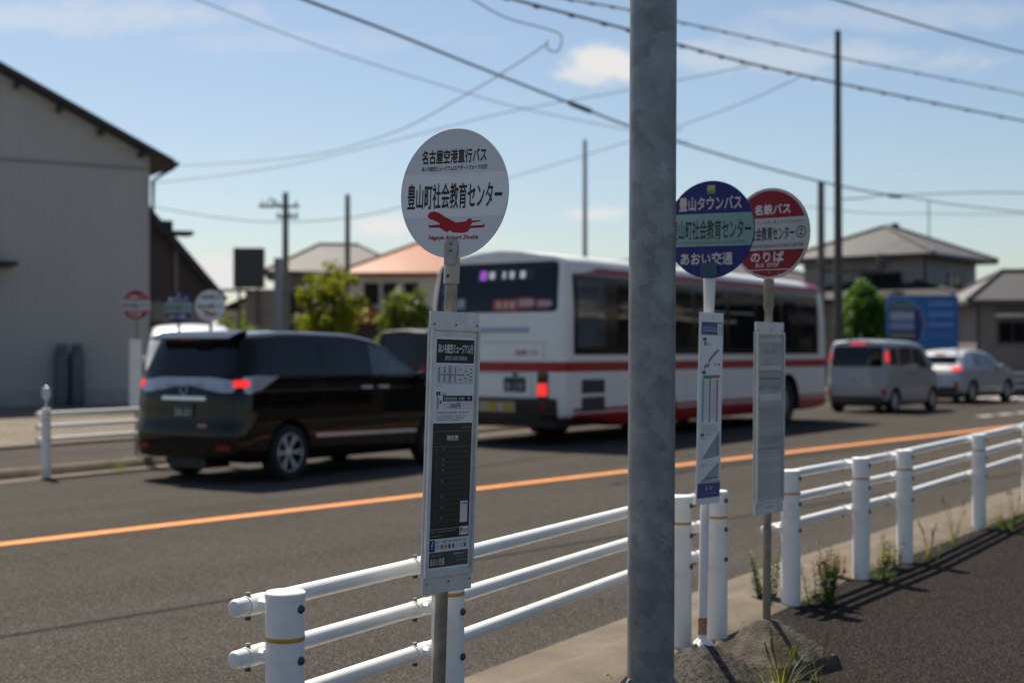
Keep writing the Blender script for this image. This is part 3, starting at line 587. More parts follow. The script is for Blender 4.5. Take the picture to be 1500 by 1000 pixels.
class Shell:
    def __init__(s, L, roof, belly, width, rear, front, rearplan, frontplan, rz=.13, ry=.28, crown=.03, shear_r=1.2, shear_f=1.0):
        roof, belly, width, rear, front = map(curve, (roof, belly, width, rear, front)); s.L = L
        rows = [('r', dx, yf, 0) for dx, yf in rearplan]; x = rearplan[-1][0]; nmid = int(L / .14)
        x1 = L - frontplan[-1][0]
        for k in range(1, nmid): rows.append(('m', x + (x1 - x) * k / nmid, 1, 0))
        rows += [('f', L - dx, yf, 0) for dx, yf in frontplan[::-1]]
        vs = []; ncol = None
        for (kd, X, yf, _) in rows:
            zr = roof(X); zb = belly(X); col = []
            rzz = min(rz, (zr - zb) * .25); zt = zr - rzz
            col.append((0, zb)); col.append((.80, zb)); col.append((.93, zb + .012)); col.append((.985, zb + .04))
            K = 16
            for q in range(K + 1): col.append((1, zb + .09 + (zt - zb - .09) * q / K))
            wt = width(zt)
            for q in range(1, 7):
                a = q / 6 * math.pi / 2; col.append((('abs', wt - ry * (1 - math.cos(a))), zt + rzz * math.sin(a)))
            col.append((('abs', (wt - ry) * .5), zr + crown * .7)); col.append((0, zr + crown))
            ncol = len(col)
            for (yy, z) in col:
                y = (yy[1] if isinstance(yy, tuple) else width(z) * yy) * yf
                xx = X + rear(z) * max(0, 1 - X / shear_r) - front(z) * max(0, 1 - (L - X) / shear_f)
                vs.append(Vector((xx, y, z)))
        nr = len(rows); fs = []
        for i in range(nr - 1):
            for j in range(ncol - 1): fs.append((i * ncol + j, (i + 1) * ncol + j, (i + 1) * ncol + j + 1, i * ncol + j + 1))
        k = len(vs); V = vs + [Vector((v.x, -v.y, v.z)) for v in vs]; Fc = fs + [tuple(k + j for j in f[::-1]) for f in fs]
        bm = bmesh.new(); bv = [bm.verts.new(v) for v in V]
        for f in Fc:
            try: bm.faces.new([bv[j] for j in f])
            except ValueError: pass
        bmesh.ops.remove_doubles(bm, verts=bm.verts, dist=.0005); bmesh.ops.dissolve_degenerate(bm, edges=bm.edges, dist=.0004)
        bmesh.ops.holes_fill(bm, edges=bm.edges, sides=0)
        bmesh.ops.recalc_face_normals(bm, faces=bm.faces); s.bm = bm; s.bvh = BVHTree.FromBMesh(bm)
    def build(s, paint, parent, wells):
        me = bpy.data.meshes.new('body'); s.bm.to_mesh(me); me.materials.append(paint); o = obj_mesh('body', me, parent)
        cut = MB()
        for (x, z, r, hw) in wells:
            for sg in (-1, 1):
                cut.lathe([(r, -.18), (r, .18)], BLACK, 36, Matrix.Translation((x, sg * (hw - .06), z)) @ Matrix.Rotation(R(90), 4, 'X'))
        c = cut.build('cutter'); md = o.modifiers.new('b', 'BOOLEAN'); md.object = c; md.operation = 'DIFFERENCE'; md.solver = 'EXACT'
        try: md.material_mode = 'TRANSFER'
        except Exception: pass
        ev = bpy.data.objects[o.name]
        c.parent = parent; bpy.context.view_layer.update()
        c.parent = None; o.parent = None; bpy.context.view_layer.update()
        m2 = bpy.data.meshes.new_from_object(o.evaluated_get(bpy.context.evaluated_depsgraph_get()))
        o.modifiers.clear(); o.data = m2; o.parent = parent
        bpy.data.objects.remove(c)
        for p in m2.polygons: p.use_smooth = True
        m2.set_sharp_from_angle(angle=R(38)); s.o = o; return o
    def cast(s, a, b, side):
        if side == 'right': o, d = Vector((a, -9, b)), Vector((0, 1, 0))
        elif side == 'left': o, d = Vector((a, 9, b)), Vector((0, -1, 0))
        elif side == 'rear': o, d = Vector((-9, a, b)), Vector((1, 0, 0))
        elif side == 'front': o, d = Vector((s.L + 9, a, b)), Vector((-1, 0, 0))
        else: o, d = Vector((a, b, 9)), Vector((0, 0, -1))
        h = s.bvh.ray_cast(o, d)
        if h[0] is None: return None
        n = h[1] if h[1].dot(d) < 0 else -h[1]
        return h[0], n
    def patch(s, name, outline, side, m, parent, off=.004, rings=7, per=7, rc=.03, mb=None):
        P = [Vector(p) for p in outline]; n = len(P); B = []
        for i in range(n):                                     # rounded corners, resampled edges
            p, a, b = P[i], P[i - 1], P[(i + 1) % n]; ra = min(rc, (a - p).length * .4); rb = min(rc, (b - p).length * .4)
            u = p + (a - p).normalized() * ra; v = p + (b - p).normalized() * rb
            for k in range(4): t = k / 3; B.append(u * (1 - t)**2 + p * 2 * t * (1 - t) + v * t * t)
            w = b + (p - b).normalized() * min(rc, (p - b).length * .4)
            for k in range(1, per): B.append(v.lerp(w, k / per))
        c = sum(B, Vector((0, 0))) / len(B); nb = len(B); vs = []; ok = True
        h = s.cast(c.x, c.y, side)
        if h is None: return None
        vs.append(h[0] + h[1] * off); last = {}
        for r in range(1, rings + 1):
            for k, p in enumerate(B):
                q = c.lerp(p, r / rings); h2 = s.cast(q.x, q.y, side)
                if h2 is None: h2 = last.get(k, h)
                last[k] = h2; vs.append(h2[0] + h2[1] * off)
        for k in range(nb): vs.append(last[k][0] - last[k][1] * .006)
        fs = [(0, 1 + k, 1 + (k + 1) % nb) for k in range(nb)]
        for r in range(rings): fs += [(1 + r * nb + k, 1 + (r + 1) * nb + k, 1 + (r + 1) * nb + (k + 1) % nb, 1 + r * nb + (k + 1) % nb) for k in range(nb)]
        own = mb is None; mb = mb or MB(); mb.add(vs, fs, m)
        return mb.build(name, parent, angle=40) if own else None
    def seam(s, pts, side, mb, m=BLACK, w=.006):
        for (p, q) in zip(pts, pts[1:]):
            p = Vector(p); q = Vector(q); k = max(2, int((q - p).length / .08)); d = (q - p).normalized(); nn = Vector((-d.y, d.x)) * w / 2; A = []; Bq = []
            for i in range(k + 1):
                c = p.lerp(q, i / k)
                for lst, e in ((A, c - nn), (Bq, c + nn)):
                    h = s.cast(e.x, e.y, side)
                    if h: lst.append(h[0] + h[1] * .0015)
            if len(A) == k + 1 and len(Bq) == k + 1: mb.add(A + Bq, [(i, i + 1, k + 2 + i, k + 1 + i) for i in range(k)], m)
def wheel(parent, x, y, r, w, style, side):
    """tyre and rim; side = -1 for the right-hand side of the car"""
    mb = MB(); M = Matrix.Rotation(R(90) * (1 if side < 0 else -1), 4, 'X')       # lathe +z points outwards
    ri = r * .70
    mb.lathe([(ri, -w / 2), (r * .93, -w / 2), (r * .985, -w * .40), (r, -w * .2), (r, w * .2), (r * .985, w * .40), (r * .93, w / 2), (ri + .01, w / 2), (ri, w * .42)], RUBBER, 40, M, closed=True)
    o = mb.build('wheel', parent); o.location = (x, y, r)
    rm = MB(); z1 = w * .44
    rm.lathe([(ri - .002, -w * .45), (ri - .002, z1), (ri - .012, z1 + .006), (ri - .018, z1)], RIM if style != 'bus' else ALU_D, 40, M, caps=False)
    rm.lathe([(.0001, -.02), (ri - .03, -.02), (ri - .019, z1 - .004)], BLACK, 32, M, caps=False)
    if style == 'spoke':
        for k in range(6):
            for e in (-.13, .13):
                a = k * 2 * math.pi / 6; a2 = a + e; i_ = Vector((.05 * math.cos(a), .05 * math.sin(a), z1 - .02)); o_ = Vector(((ri - .02) * math.cos(a2), (ri - .02) * math.sin(a2), z1 - .006))
                t = Vector((-math.sin(a2), math.cos(a2), 0)) * .0075; dn = Vector((0, 0, -.03))
                rm.add([M @ v for v in (i_ - t, i_ + t, o_ + t * 1.4, o_ - t * 1.4, i_ - t + dn, i_ + t + dn, o_ + t * 1.4 + dn, o_ - t * 1.4 + dn)], [(0, 1, 2, 3), (0, 4, 5, 1), (1, 5, 6, 2), (3, 2, 6, 7), (0, 3, 7, 4)], RIM)
        rm.lathe([(.0001, z1 - .004), (.03, z1 - .006), (.055, z1 - .02), (.055, z1 - .06)], RIM, 20, M)
    elif style == 'bus':
        rm.lathe([(.0001, z1 - .01), (.10, z1 - .015), (.11, z1 - .06), (.2, z1 - .10), (ri - .03, z1 - .06)], ALU_D, 32, M)
        for k in range(8):
            a = k * math.pi / 4; rm.lathe([(.016, z1 - .09), (.016, z1 - .06), (.0001, z1 - .055)], STEELB, 8, M @ Matrix.Translation((.16 * math.cos(a), .16 * math.sin(a), 0)))
    else:
        for k in range(10):
            a = k * math.pi / 5; i_ = Vector((.03 * math.cos(a), .03 * math.sin(a), z1 - .012)); o_ = Vector(((ri - .02) * math.cos(a), (ri - .02) * math.sin(a), z1 - .012)); t = Vector((-math.sin(a), math.cos(a), 0)) * .02; dn = Vector((0, 0, -.03))
            rm.add([M @ v for v in (i_ - t * .6, i_ + t * .6, o_ + t, o_ - t, i_ - t + dn, i_ + t + dn, o_ + t + dn, o_ - t + dn)], [(0, 1, 2, 3), (0, 4, 5, 1), (1, 5, 6, 2), (3, 2, 6, 7), (0, 3, 7, 4)], RIM)
        rm.lathe([(.0001, z1), (.05, z1 - .01), (.05, z1 - .05)], RIM, 16, M)
    rm.build('rim', o); return o
def carpaint(name, c, rough=.28, coat=1.0, metal=.0):
    return mat(name, c, rough, metal, c2=tuple(x * .93 for x in c), scale=1.2, coat=coat)
def mir(o): return [(-x, z) for x, z in o]
def mirror_part(name, verts_side): pass
def door_mirror(parent, x, y, z, paint, sg):
    mb = MB(); M = Matrix.Translation((x, y, z)) @ Matrix.Diagonal((.07, .12, .085, 1))
    mb.lathe([(.0001, -1), (.6, -.85), (.92, -.45), (1, 0), (.92, .45), (.6, .85), (.0001, 1)], paint, 16, M); mb.path([(x, y - sg * .10, z - .04), (x + .02, y - sg * .2, z - .08)], .02, BLACK, 8); mb.build('door_mirror', parent)

# --- black minivan
BLK = mat('black_brown_paint', (.009, .0066, .0056), .035, spec=.34)
mv = empty('minivan', (-3.92, 16.87, -.05), R(58), 'black minivan with silver trim and lit tail lamp on the far lane', 'minivan')
mvs = Shell(4.8, [(0, 1.72), (.35, 1.765), (1.2, 1.80), (2.2, 1.785), (2.75, 1.72), (3.15, 1.55), (3.85, 1.14), (4.2, 1.02), (4.6, .92), (4.8, .84)], [(0, .30), (.5, .22), (4.3, .2), (4.8, .26)],
            [(.2, .84), (.4, .885), (.7, .90), (1.0, .893), (1.25, .865), (1.5, .80), (1.8, .71)], [(.2, .05), (.35, .0), (.62, .0), (.72, .035), (1.0, .05), (1.22, .10), (1.5, .20), (1.66, .26), (1.80, .27)],
            [(.2, .10), (.45, .0), (.7, .03), (.95, .2)], [(0, 0), (.0, .4), (.01, .68), (.035, .84), (.09, .94), (.19, .99), (.32, 1.0)], [(0, 0), (.03, .4), (.10, .68), (.22, .85), (.42, .95), (.7, .99)], rz=.09, ry=.20, crown=.015)
mvs.build(BLK, mv, [(.92, .34, .40, .90), (3.92, .34, .40, .90)])
mvs.patch('rear_window', [(-.72, 1.27), (.72, 1.27), (.63, 1.64), (-.63, 1.64)], 'rear', GLASS, mv, rc=.08)
sp = MB(); sp.prism([(.10, 1.705), (.18, 1.685), (.42, 1.74), (.42, 1.80), (.3, 1.785)], -.66, .66, BLK); spo = sp.build('spoiler', mv, bevel=.012)
sb = MB(); sb.box(.085, .11, -.13, .13, 1.69, 1.715, RED_D); sb.build('brake_lamp', spo)
mvs.patch('tailgate_garnish', [(-.80, 1.20), (-.74, 1.07), (-.55, 1.07), (-.42, 1.17), (.42, 1.17), (.55, 1.07), (.74, 1.07), (.80, 1.20), (.4, 1.245), (-.4, 1.245)], 'rear', CLEAR_L, mv, off=.012, rc=.03)
for sg, sd in ((-1, 'right'), (1, 'left')):
    tl = mvs.patch('tail_lamp', [(.16, 1.07), (.22, 1.055), (.40, 1.10), (.75, 1.255), (.36, 1.265), (.18, 1.25)], sd, CLEAR_L, mv, off=.009, rc=.02)
    mvs.patch('red_lens', [(sg * .73, 1.13), (sg * .86, 1.13), (sg * .85, 1.215), (sg * .72, 1.215)], 'rear', RED_L, tl, off=.018, rc=.02)
    mvs.patch('rear_quarter_window', [(.60, 1.29), (1.53, 1.27), (1.53, 1.66), (.80, 1.66), (.70, 1.55)], sd, GLASS, mv, rc=.06)
    mvs.patch('sliding_door_window', [(1.60, 1.27), (2.48, 1.245), (2.46, 1.665), (1.60, 1.675)], sd, GLASS, mv, rc=.05)
    mvs.patch('front_door_window', [(2.56, 1.245), (3.52, 1.20), (3.40, 1.30), (2.95, 1.56), (2.60, 1.655)], sd, GLASS_L, mv, rc=.04)
    mvs.patch('door_trim_strip', [(1.40, .50), (3.50, .47), (3.50, .51), (1.40, .545)], sd, CHROME, mv, off=.012, rc=.01)
    for hx in (2.30, 2.66): mvs.patch('door_handle', [(hx, 1.075), (hx + .22, 1.07), (hx + .22, 1.11), (hx, 1.115)], sd, CHROME, mv, off=.025, rc=.015)
    sm = MB()
    mvs.seam([(1.565, .42), (1.565, 1.24)], sd, sm); mvs.seam([(2.52, .34), (2.52, 1.22)], sd, sm); mvs.seam([(3.60, .5), (3.62, 1.14)], sd, sm); mvs.seam([(1.5, .32), (3.4, .32)], sd, sm); mvs.seam([(.62, 1.24), (1.55, 1.2)], sd, sm); mvs.seam([(.3, .68), (.55, .72), (.58, 1.05)], sd, sm)
    sm.build('door_seams', mv)
    mvs.patch('reflector', [(-sg * -.62 if False else sg * .56, .40), (sg * .74, .40), (sg * .74, .455), (sg * .56, .455)], 'rear', RED_D, mv, rc=.01)
    door_mirror(mv, 3.50, sg * .98, 1.20, BLK, sg)
    wheel(mv, .92, sg * .80, .335, .22, 'spoke', sg); wheel(mv, 3.92, sg * .80, .335, .22, 'spoke', sg)
mvs.patch('plate_garnish', [(-.36, .975), (.36, .975), (.35, 1.02), (-.35, 1.02)], 'rear', CHROME, mv, off=.02, rc=.015)
PLG = mat('number_plate_green', (.012, .045, .035), .4); PLT = mat('number_plate_letters', (.42, .48, .46), .4); PLW = mat('number_plate_white', (.55, .56, .55), .4)
def number_plate(sh, parent, y0, y1, z0, z1, base, ink, s_):
    h = sh.cast((y0 + y1) / 2, (z0 + z1) / 2, 'rear'); x = h[0].x - .02; mb = MB(); mb.box(x, x + .03, y0, y1, z0, z1, base); o = mb.build('number_plate', parent, bevel=.003)
    t = MB(); text(t, s_, 0, (y1 - y0) * .8, 0, (z1 - z0) * .5, 0, ink, .004); 
    t.v = [Vector((x - .003 + v.y, y1 - (y1 - y0) * .1 - v.x, z0 + (z1 - z0) * .12 + v.z)) for v in t.v]; t.build('plate_number', o, smooth=False)
number_plate(mvs, mv, -.165, .165, .77, .935, PLG, PLT, '30-31')
e = MB(); e.lathe([(.055, -.006), (.062, 0), (.055, .006), (.048, 0)], CHROME, 24, Matrix.Translation((.035, 0, 1.10)) @ Matrix.Rotation(R(90), 4, 'Y') @ Matrix.Scale(1.0, 4), closed=True); e.build('emblem', mv)
mvs.patch('bumper_sticker', [(-.24, .66), (-.38, .66), (-.38, .70), (-.24, .70)], 'rear', mat('orange_sticker', (.5, .22, .12), .5), mv, rc=.005)
wp = MB(); wp.path([(.10, .02, 1.285), (.16, -.18, 1.30), (.24, -.42, 1.33)], .010, BLACK, 6); wp.build('rear_wiper', mv)
ex = MB(); ex.box(.10, .5, -.3, .3, .17, .3, BLACK); ex.build('underbody', mv)
mvs.patch('windscreen', [(-.62, 1.22), (.62, 1.22), (.52, 1.62), (-.52, 1.62)], 'front', GLASS, mv, rc=.05)
for sg in (-1, 1): mvs.patch('headlight', [(sg * .45, .70), (sg * .82, .74), (sg * .80, .88), (sg * .5, .80)], 'front', CLEAR_L, mv, rc=.02)

# --- bus
def bus_paint():
    m = bpy.data.materials.new('bus_livery'); m.use_nodes = True; N = m.node_tree.nodes; L = m.node_tree.links; b = N['Principled BSDF']
    b.inputs['Roughness'].default_value = .28; b.inputs['Specular IOR Level'].default_value = .35
    tc = N.new('ShaderNodeTexCoord'); sx = N.new('ShaderNodeSeparateXYZ'); L.new(tc.outputs['Object'], sx.inputs[0])
    def M(op, a, b_):
        n = N.new('ShaderNodeMath'); n.operation = op
        for k, q in enumerate((a, b_)):
            if isinstance(q, (int, float)): n.inputs[k].default_value = q
            else: L.new(q, n.inputs[k])
        return n.outputs[0]
    def band(v, lo, hi): return M('MULTIPLY', M('GREATER_THAN', v, lo), M('LESS_THAN', v, hi))
    x, z = sx.outputs[0], sx.outputs[2]
    low = M('MULTIPLY', M('MAXIMUM', M('LESS_THAN', z, .535), band(z, .56, .62)), M('GREATER_THAN', x, .30))
    red = M('MAXIMUM', M('MAXIMUM', band(z, 1.22, 1.385), low), M('MULTIPLY', M('GREATER_THAN', x, 10.3), M('GREATER_THAN', z, 2.85)))
    n = N.new('ShaderNodeTexNoise'); n.inputs['Scale'].default_value = 1.6; n.inputs['Detail'].default_value = 6; L.new(tc.outputs['Object'], n.inputs['Vector'])
    w = N.new('ShaderNodeMix'); w.data_type = 'RGBA'; L.new(n.outputs[0], w.inputs[0]); w.inputs[6].default_value = (.86, .86, .82, 1); w.inputs[7].default_value = (.74, .74, .70, 1)
    mx = N.new('ShaderNodeMix'); mx.data_type = 'RGBA'; L.new(red, mx.inputs[0]); L.new(w.outputs[2], mx.inputs[6]); mx.inputs[7].default_value = (.36, .018, .022, 1); L.new(mx.outputs[2], b.inputs['Base Color']); return m
BUS_L = 11.5
bus = empty('city_bus', (-.292, 23.66, -.05), R(56), 'white and red city bus with dark windows seen from behind', 'bus')
bsh = Shell(BUS_L, [(0, 3.14), (1.0, 3.16), (BUS_L - .6, 3.10), (BUS_L, 3.0)], [(0, .46), (1.0, .40), (2.2, .26), (BUS_L - 1, .27), (BUS_L, .33)], [(.2, 1.32), (.6, 1.36), (2.2, 1.36), (3.1, 1.30)], [(.3, .06), (.8, .0), (1.4, 0), (2.2, .03), (3.0, .14)],
            [(.3, 0), (1.2, 0), (3.0, .25)], [(0, 0), (0, .5), (.0, .86), (.015, .93), (.05, .975), (.13, 1.0)], [(0, 0), (.02, .5), (.06, .8), (.14, .92), (.3, 1.0)], rz=.2, ry=.34, crown=.09, shear_r=1.0)
bsh.build(bus_paint(), bus, [(3.3, .48, .60, 1.36), (9.08, .48, .60, 1.36)])
rw = bsh.patch('rear_window', [(-1.22, 2.20), (1.26, 2.20), (1.22, 3.03), (-1.18, 3.03)], 'rear', GLASS, bus, off=.006, rc=.09, rings=9)
pan = mat('rear_glass_blind', (.035, .05, .055), .25)
bsh.patch('destination_display', [(-.72, 2.72), (.42, 2.72), (.42, 2.92), (-.72, 2.92)], 'rear', mat('display_dark', (.015, .03, .035), .3), rw, off=.010)
dt = MB(); 
def rear_text(sh, s_, yl, yr, z0, z1, m, bold, off=.016):
    t = MB(); text(t, s_, 0, yl - yr, z0, z1, 0, m, bold); out = []
    for v in t.v:
        h = sh.cast(yl - v.x, v.z, 'rear'); out.append((h[0] if h else Vector((0, yl - v.x, v.z))) + Vector((-off + v.y, 0, 0)))
    t.v = out; return t
LEDW = mat('led_white', (.3, .3, .32), .4, emit=(.8, .85, 1), estr=.25); LEDP = mat('led_purple', (.25, .05, .35), .4, emit=(.6, .15, 1), estr=.3)
bsh.patch('route_symbol', [(.22, 2.74), (.36, 2.74), (.36, 2.90), (.22, 2.90)], 'rear', LEDP, rw, off=.014)
for q, (a_, b_) in enumerate(((.17, .06), (-.10, -.16), (-.24, -.33), (-.45, -.55))): bsh.patch('route_character', [(b_, 2.76), (a_, 2.76), (a_, 2.88), (b_, 2.88)], 'rear', LEDW, rw, off=.014, rc=.02)

for (y0, y1, z0, z1, c_) in ((.04, -.42, 2.23, 2.41, (.55, .10, .05)), (-.42, -.74, 2.26, 2.43, (.45, .12, .14)), (-.80, -1.06, 2.26, 2.40, (.38, .16, .22)), (1.08, .62, 2.26, 2.44, (.12, .28, .48)), (1.12, 1.0, 2.5, 2.95, (.05, .14, .35))):
    st = bsh.patch('window_sticker', [(y1, z0), (y0, z0), (y0, z1), (y1, z1)], 'rear', mat('sticker_%d' % int(c_[0] * 1000 + c_[2] * 10), c_, .5), rw, off=.010, rc=.015)
    if z1 < 2.5:
        yy = y0 - .06
        for k in range(3): bsh.patch('sticker_mark', [(yy - .09, z0 + .04), (yy, z0 + .04), (yy, z1 - .03), (yy - .09, z1 - .03)], 'rear', mat('sticker_print', (.6, .45, .42), .5), st, off=.013, rc=.01); yy -= (y0 - y1) * .3
t = MB()
for k in range(14): bsh.patch('x', [(.62 - k * .10, 1.86), (.70 - k * .10, 1.86), (.70 - k * .10, 1.95), (.62 - k * .10, 1.95)], 'rear', mat('pale_blue_print', (.30, .36, .48), .5), None, off=.004, mb=t, rc=.01, rings=2, per=2)
t.build('rear_slogan', bus)
rear_text(bsh, '名鉄バス', -.42, -.86, 1.49, 1.58, mat('red_print', (.42, .06, .07), .5), .003, .006).build('operator_name', bus, smooth=False)
sm = MB()
for pl in ([(1.1, 1.70), (-1.0, 1.70)], [(-.98, 1.42), (-.98, 1.70)], [(1.1, 1.19), (-.74, 1.19)], [(-.74, .80), (-.74, 1.19)], [(1.1, .80), (-1.2, .80)]): bsh.seam(pl, 'rear', sm, mat('seam_grey', (.25, .25, .26), .6), .012)
for xx in (1.4, 2.5, 4.3, 6.0, 7.6): bsh.seam([(xx, .35), (xx, 1.2)], 'right', sm, mat('seam_grey', (.25, .25, .26), .6), .010)
sm.build('panel_seams', bus)
bsh.patch('rear_bumper', [(-1.22, .47), (1.22, .47), (1.22, .785), (-1.22, .785)], 'rear', BLACK, bus, off=.03, rc=.03, rings=9)
cs = bsh.patch('chevron_strip', [(-.42, .56), (1.12, .56), (1.12, .73), (-.42, .73)], 'rear', mat('chevron_white', (.52, .42, .36), .5), bus, off=.036, rc=.01)
for k in range(5): bsh.patch('yellow_stripe', [(-.38 + k * .32, .575), (-.20 + k * .32, .575), (-.20 + k * .32, .715), (-.38 + k * .32, .715)], 'rear', mat('chevron_yellow', (.50, .36, .03), .5), cs, off=.040, rc=.01, rings=2)
for sg in (-1, 1):
    lp = bsh.patch('lamp_cluster', [(sg * .86, .79), (sg * 1.06, .79), (sg * 1.06, 1.215), (sg * .86, 1.215)], 'rear', BLACK, bus, off=.02, rc=.02)
    bsh.patch('brake_lamp', [(sg * .87, .825), (sg * 1.05, .825), (sg * 1.05, 1.035), (sg * .87, 1.035)], 'rear', RED_L if sg < 0 else RED_L, lp, off=.028, rc=.03)
    bsh.patch('turn_lamp', [(sg * .88, 1.12), (sg * 1.04, 1.12), (sg * 1.04, 1.20), (sg * .88, 1.20)], 'rear', mat('amber_lens', (.10, .03, .008), .3), lp, off=.028, rc=.03)
    bsh.patch('fog_lamp', [(sg * .92, .62), (sg * 1.02, .62), (sg * 1.02, .72), (sg * .92, .72)], 'rear', RED_D, bus, off=.04, rc=.05)
number_plate(bsh, bus, -.62, -.20, .89, 1.13, PLG, mat('plate_pale', (.30, .36, .42), .4), '8·19')
hw = MB(); hw.box(-.03, .0, -.46, -.38, 1.15, 1.20, BLACK); hw.build('plate_lamp', bus)
def mat_stripes(name, c, c2, sc):
    m = mat(name, c, .6); N = m.node_tree.nodes; L = m.node_tree.links; w = N.new('ShaderNodeTexWave'); w.bands_direction = 'Z'; w.inputs['Scale'].default_value = sc; L.new(N['Texture Coordinate'].outputs['Object'], w.inputs['Vector'])
    mx = N.new('ShaderNodeMix'); mx.data_type = 'RGBA'; L.new(w.outputs[0], mx.inputs[0]); mx.inputs[6].default_value = (*c, 1); mx.inputs[7].default_value = (*c2, 1); L.new(mx.outputs[2], N['Principled BSDF'].inputs['Base Color']); return m
VENT = mat_stripes('vent_grey', (.06, .06, .07), (.012, .012, .012), 9)
for sd in ('right', 'left'):
    band = bsh.patch('window_band', [(.30, 1.50), (10.75, 1.50), (10.75, 2.82), (.30, 2.82)], sd, mat('window_band_black', (.009, .009, .010), .14, spec=.5), bus, off=.004, rc=.05, rings=12, per=40)
    bsh.patch('cantrail_stripe', [(.22, 2.83), (10.75, 2.83), (10.75, 2.95), (.22, 2.95)], sd, mat('stripe_dark_red', (.34, .025, .04), .4), bus, off=.004, rc=.01, rings=4, per=40)
    for k, (x0, x1) in enumerate(((.42, 1.32), (1.75, 3.05), (3.2, 4.55), (4.7, 6.0), (6.15, 7.3), (7.45, 8.6), (8.8, 9.6), (9.75, 10.6))):
        z0 = 1.62 if k not in (5,) else 1.55
        pn = bsh.patch('window', [(x0, z0), (x1, z0), (x1, 2.72), (x0, 2.72)], sd, GLASS_L if k == 0 else GLASS, bus, off=.008, rc=.05)
        if k in (1, 2, 3, 4): bsh.patch('window_frame', [(x0 + .02, 2.30), (x1 - .02, 2.30), (x1 - .02, 2.33), (x0 + .02, 2.33)], sd, ALU_D, pn, off=.012, rc=.005)
    for (z0, z1) in ((.86, 1.09), (.56, .80)):
        bsh.patch('vent_grille', [(.55, z0), (1.30, z0), (1.30, z1), (.55, z1)], sd, VENT, bus, off=.006, rc=.01)
    sg = -1 if sd == 'right' else 1
    for xx in (3.3, 9.08): wheel(bus, xx, sg * 1.18, .48, .27, 'bus', sg)
    wheel(bus, 3.3, sg * .86, .48, .25, 'bus', sg)
ub = MB(); ub.box(.25, 10.8, -1.05, 1.05, .30, .62, BLACK); ub.build('underbody', bus)
ac = MB(); ac.box(3.0, 6.2, -.9, .9, 3.10, 3.22, mat('roof_unit', (.62, .62, .63), .5)); ac.build('roof_unit', bus, bevel=.05)
mk = MB(); mk.lathe([(.05, 0), (.05, .04), (.03, .06), (.0001, .065)], mat('marker_lens', (.85, .80, .6), .2), 12, Matrix.Translation((.32, .35, 3.15))); mk.build('roof_marker_lamp', bus)
bsh.patch('windscreen', [(-1.1, 1.2), (1.1, 1.2), (1.05, 2.7), (-1.05, 2.7)], 'front', GLASS, bus, off=.006, rc=.08)

# --- generic small cars
def small_car(name, label, loc, th, spec):
    root = empty(name, loc, R(90 - th), label, 'car', 'cars queuing beyond the bus' if spec.get('queue') else None); sh = Shell(**spec['shell']); hw = spec['hw']; P = spec['paint']
    sh.build(P, root, [(spec['wx'][0], spec['wr'], spec['wr'] + .06, hw), (spec['wx'][1], spec['wr'], spec['wr'] + .06, hw)])
    sh.patch('rear_window', spec['rear_glass'], 'rear', GLASS, root, rc=.06)
    for sg, sd in ((-1, 'right'), (1, 'left')):
        for o_ in spec['side_glass']: sh.patch('side_window', o_, sd, spec.get('glass', GLASS), root, rc=.04)
        tl = spec['tail']; sh.patch('tail_lamp', [(sg * y, z) for y, z in tl], 'rear', spec.get('lamp', RED_L), root, off=.012, rc=.02)
        if spec.get('lower_lamp'): sh.patch('rear_reflector', [(sg * y, z) for y, z in spec['lower_lamp']], 'rear', RED_D, root, off=.01, rc=.02)
        sm = MB()
        for s_ in spec['seams']: sh.seam(s_, sd, sm, w=.010)
        sm.build('door_seams', root); door_mirror(root, spec['mirror'][0], sg * (hw + .08), spec['mirror'][1], P, sg)
        for hx in spec['handles']: sh.patch('door_handle', [(hx, spec['hz']), (hx + .2, spec['hz']), (hx + .2, spec['hz'] + .04), (hx, spec['hz'] + .04)], sd, P, root, off=.025, rc=.015)
        for wx in spec['wx']: wheel(root, wx, sg * (hw - .10), spec['wr'], .19, 'plain', sg)
        sh.patch('headlight', [(sg * y, z) for y, z in spec['head']], 'front', CLEAR_L, root, rc=.02)
    sh.patch('windscreen', spec['screen'], 'front', GLASS, root, rc=.05)
    if spec.get('brake'): sh.patch('brake_lamp', spec['brake'], 'rear', RED_L if spec.get('lit', True) else RED_D, root, off=.015, rc=.01)
    if spec.get('garnish'): sh.patch('tailgate_garnish', spec['garnish'], 'rear', spec['garnish_m'], root, off=.01, rc=.02)
    if spec.get('plate'): number_plate(sh, root, *spec['plate'], PLW, mat('plate_dark_green', (.03, .12, .08), .4), spec['number'])
    sh.patch('lower_bumper', spec['bumper'], 'rear', mat('bumper_grey', (.03, .03, .032), .5), root, off=.006, rc=.03)
    ub = MB(); ub.box(.3, spec['shell']['L'] - .3, -hw + .25, hw - .25, .16, .35, BLACK); ub.build('underbody', root)
    return root
SIL = carpaint('silver_paint', (.33, .34, .36), .35, .5, .0); SIL2 = carpaint('pale_silver_paint', (.42, .44, .47), .35, .5, .0)
RP = [(0, 0), (0, .45), (.008, .74), (.03, .88), (.08, .96), (.17, 1.0)]; FP = [(0, 0), (.02, .4), (.07, .7), (.16, .87), (.32, .97), (.5, 1.0)]
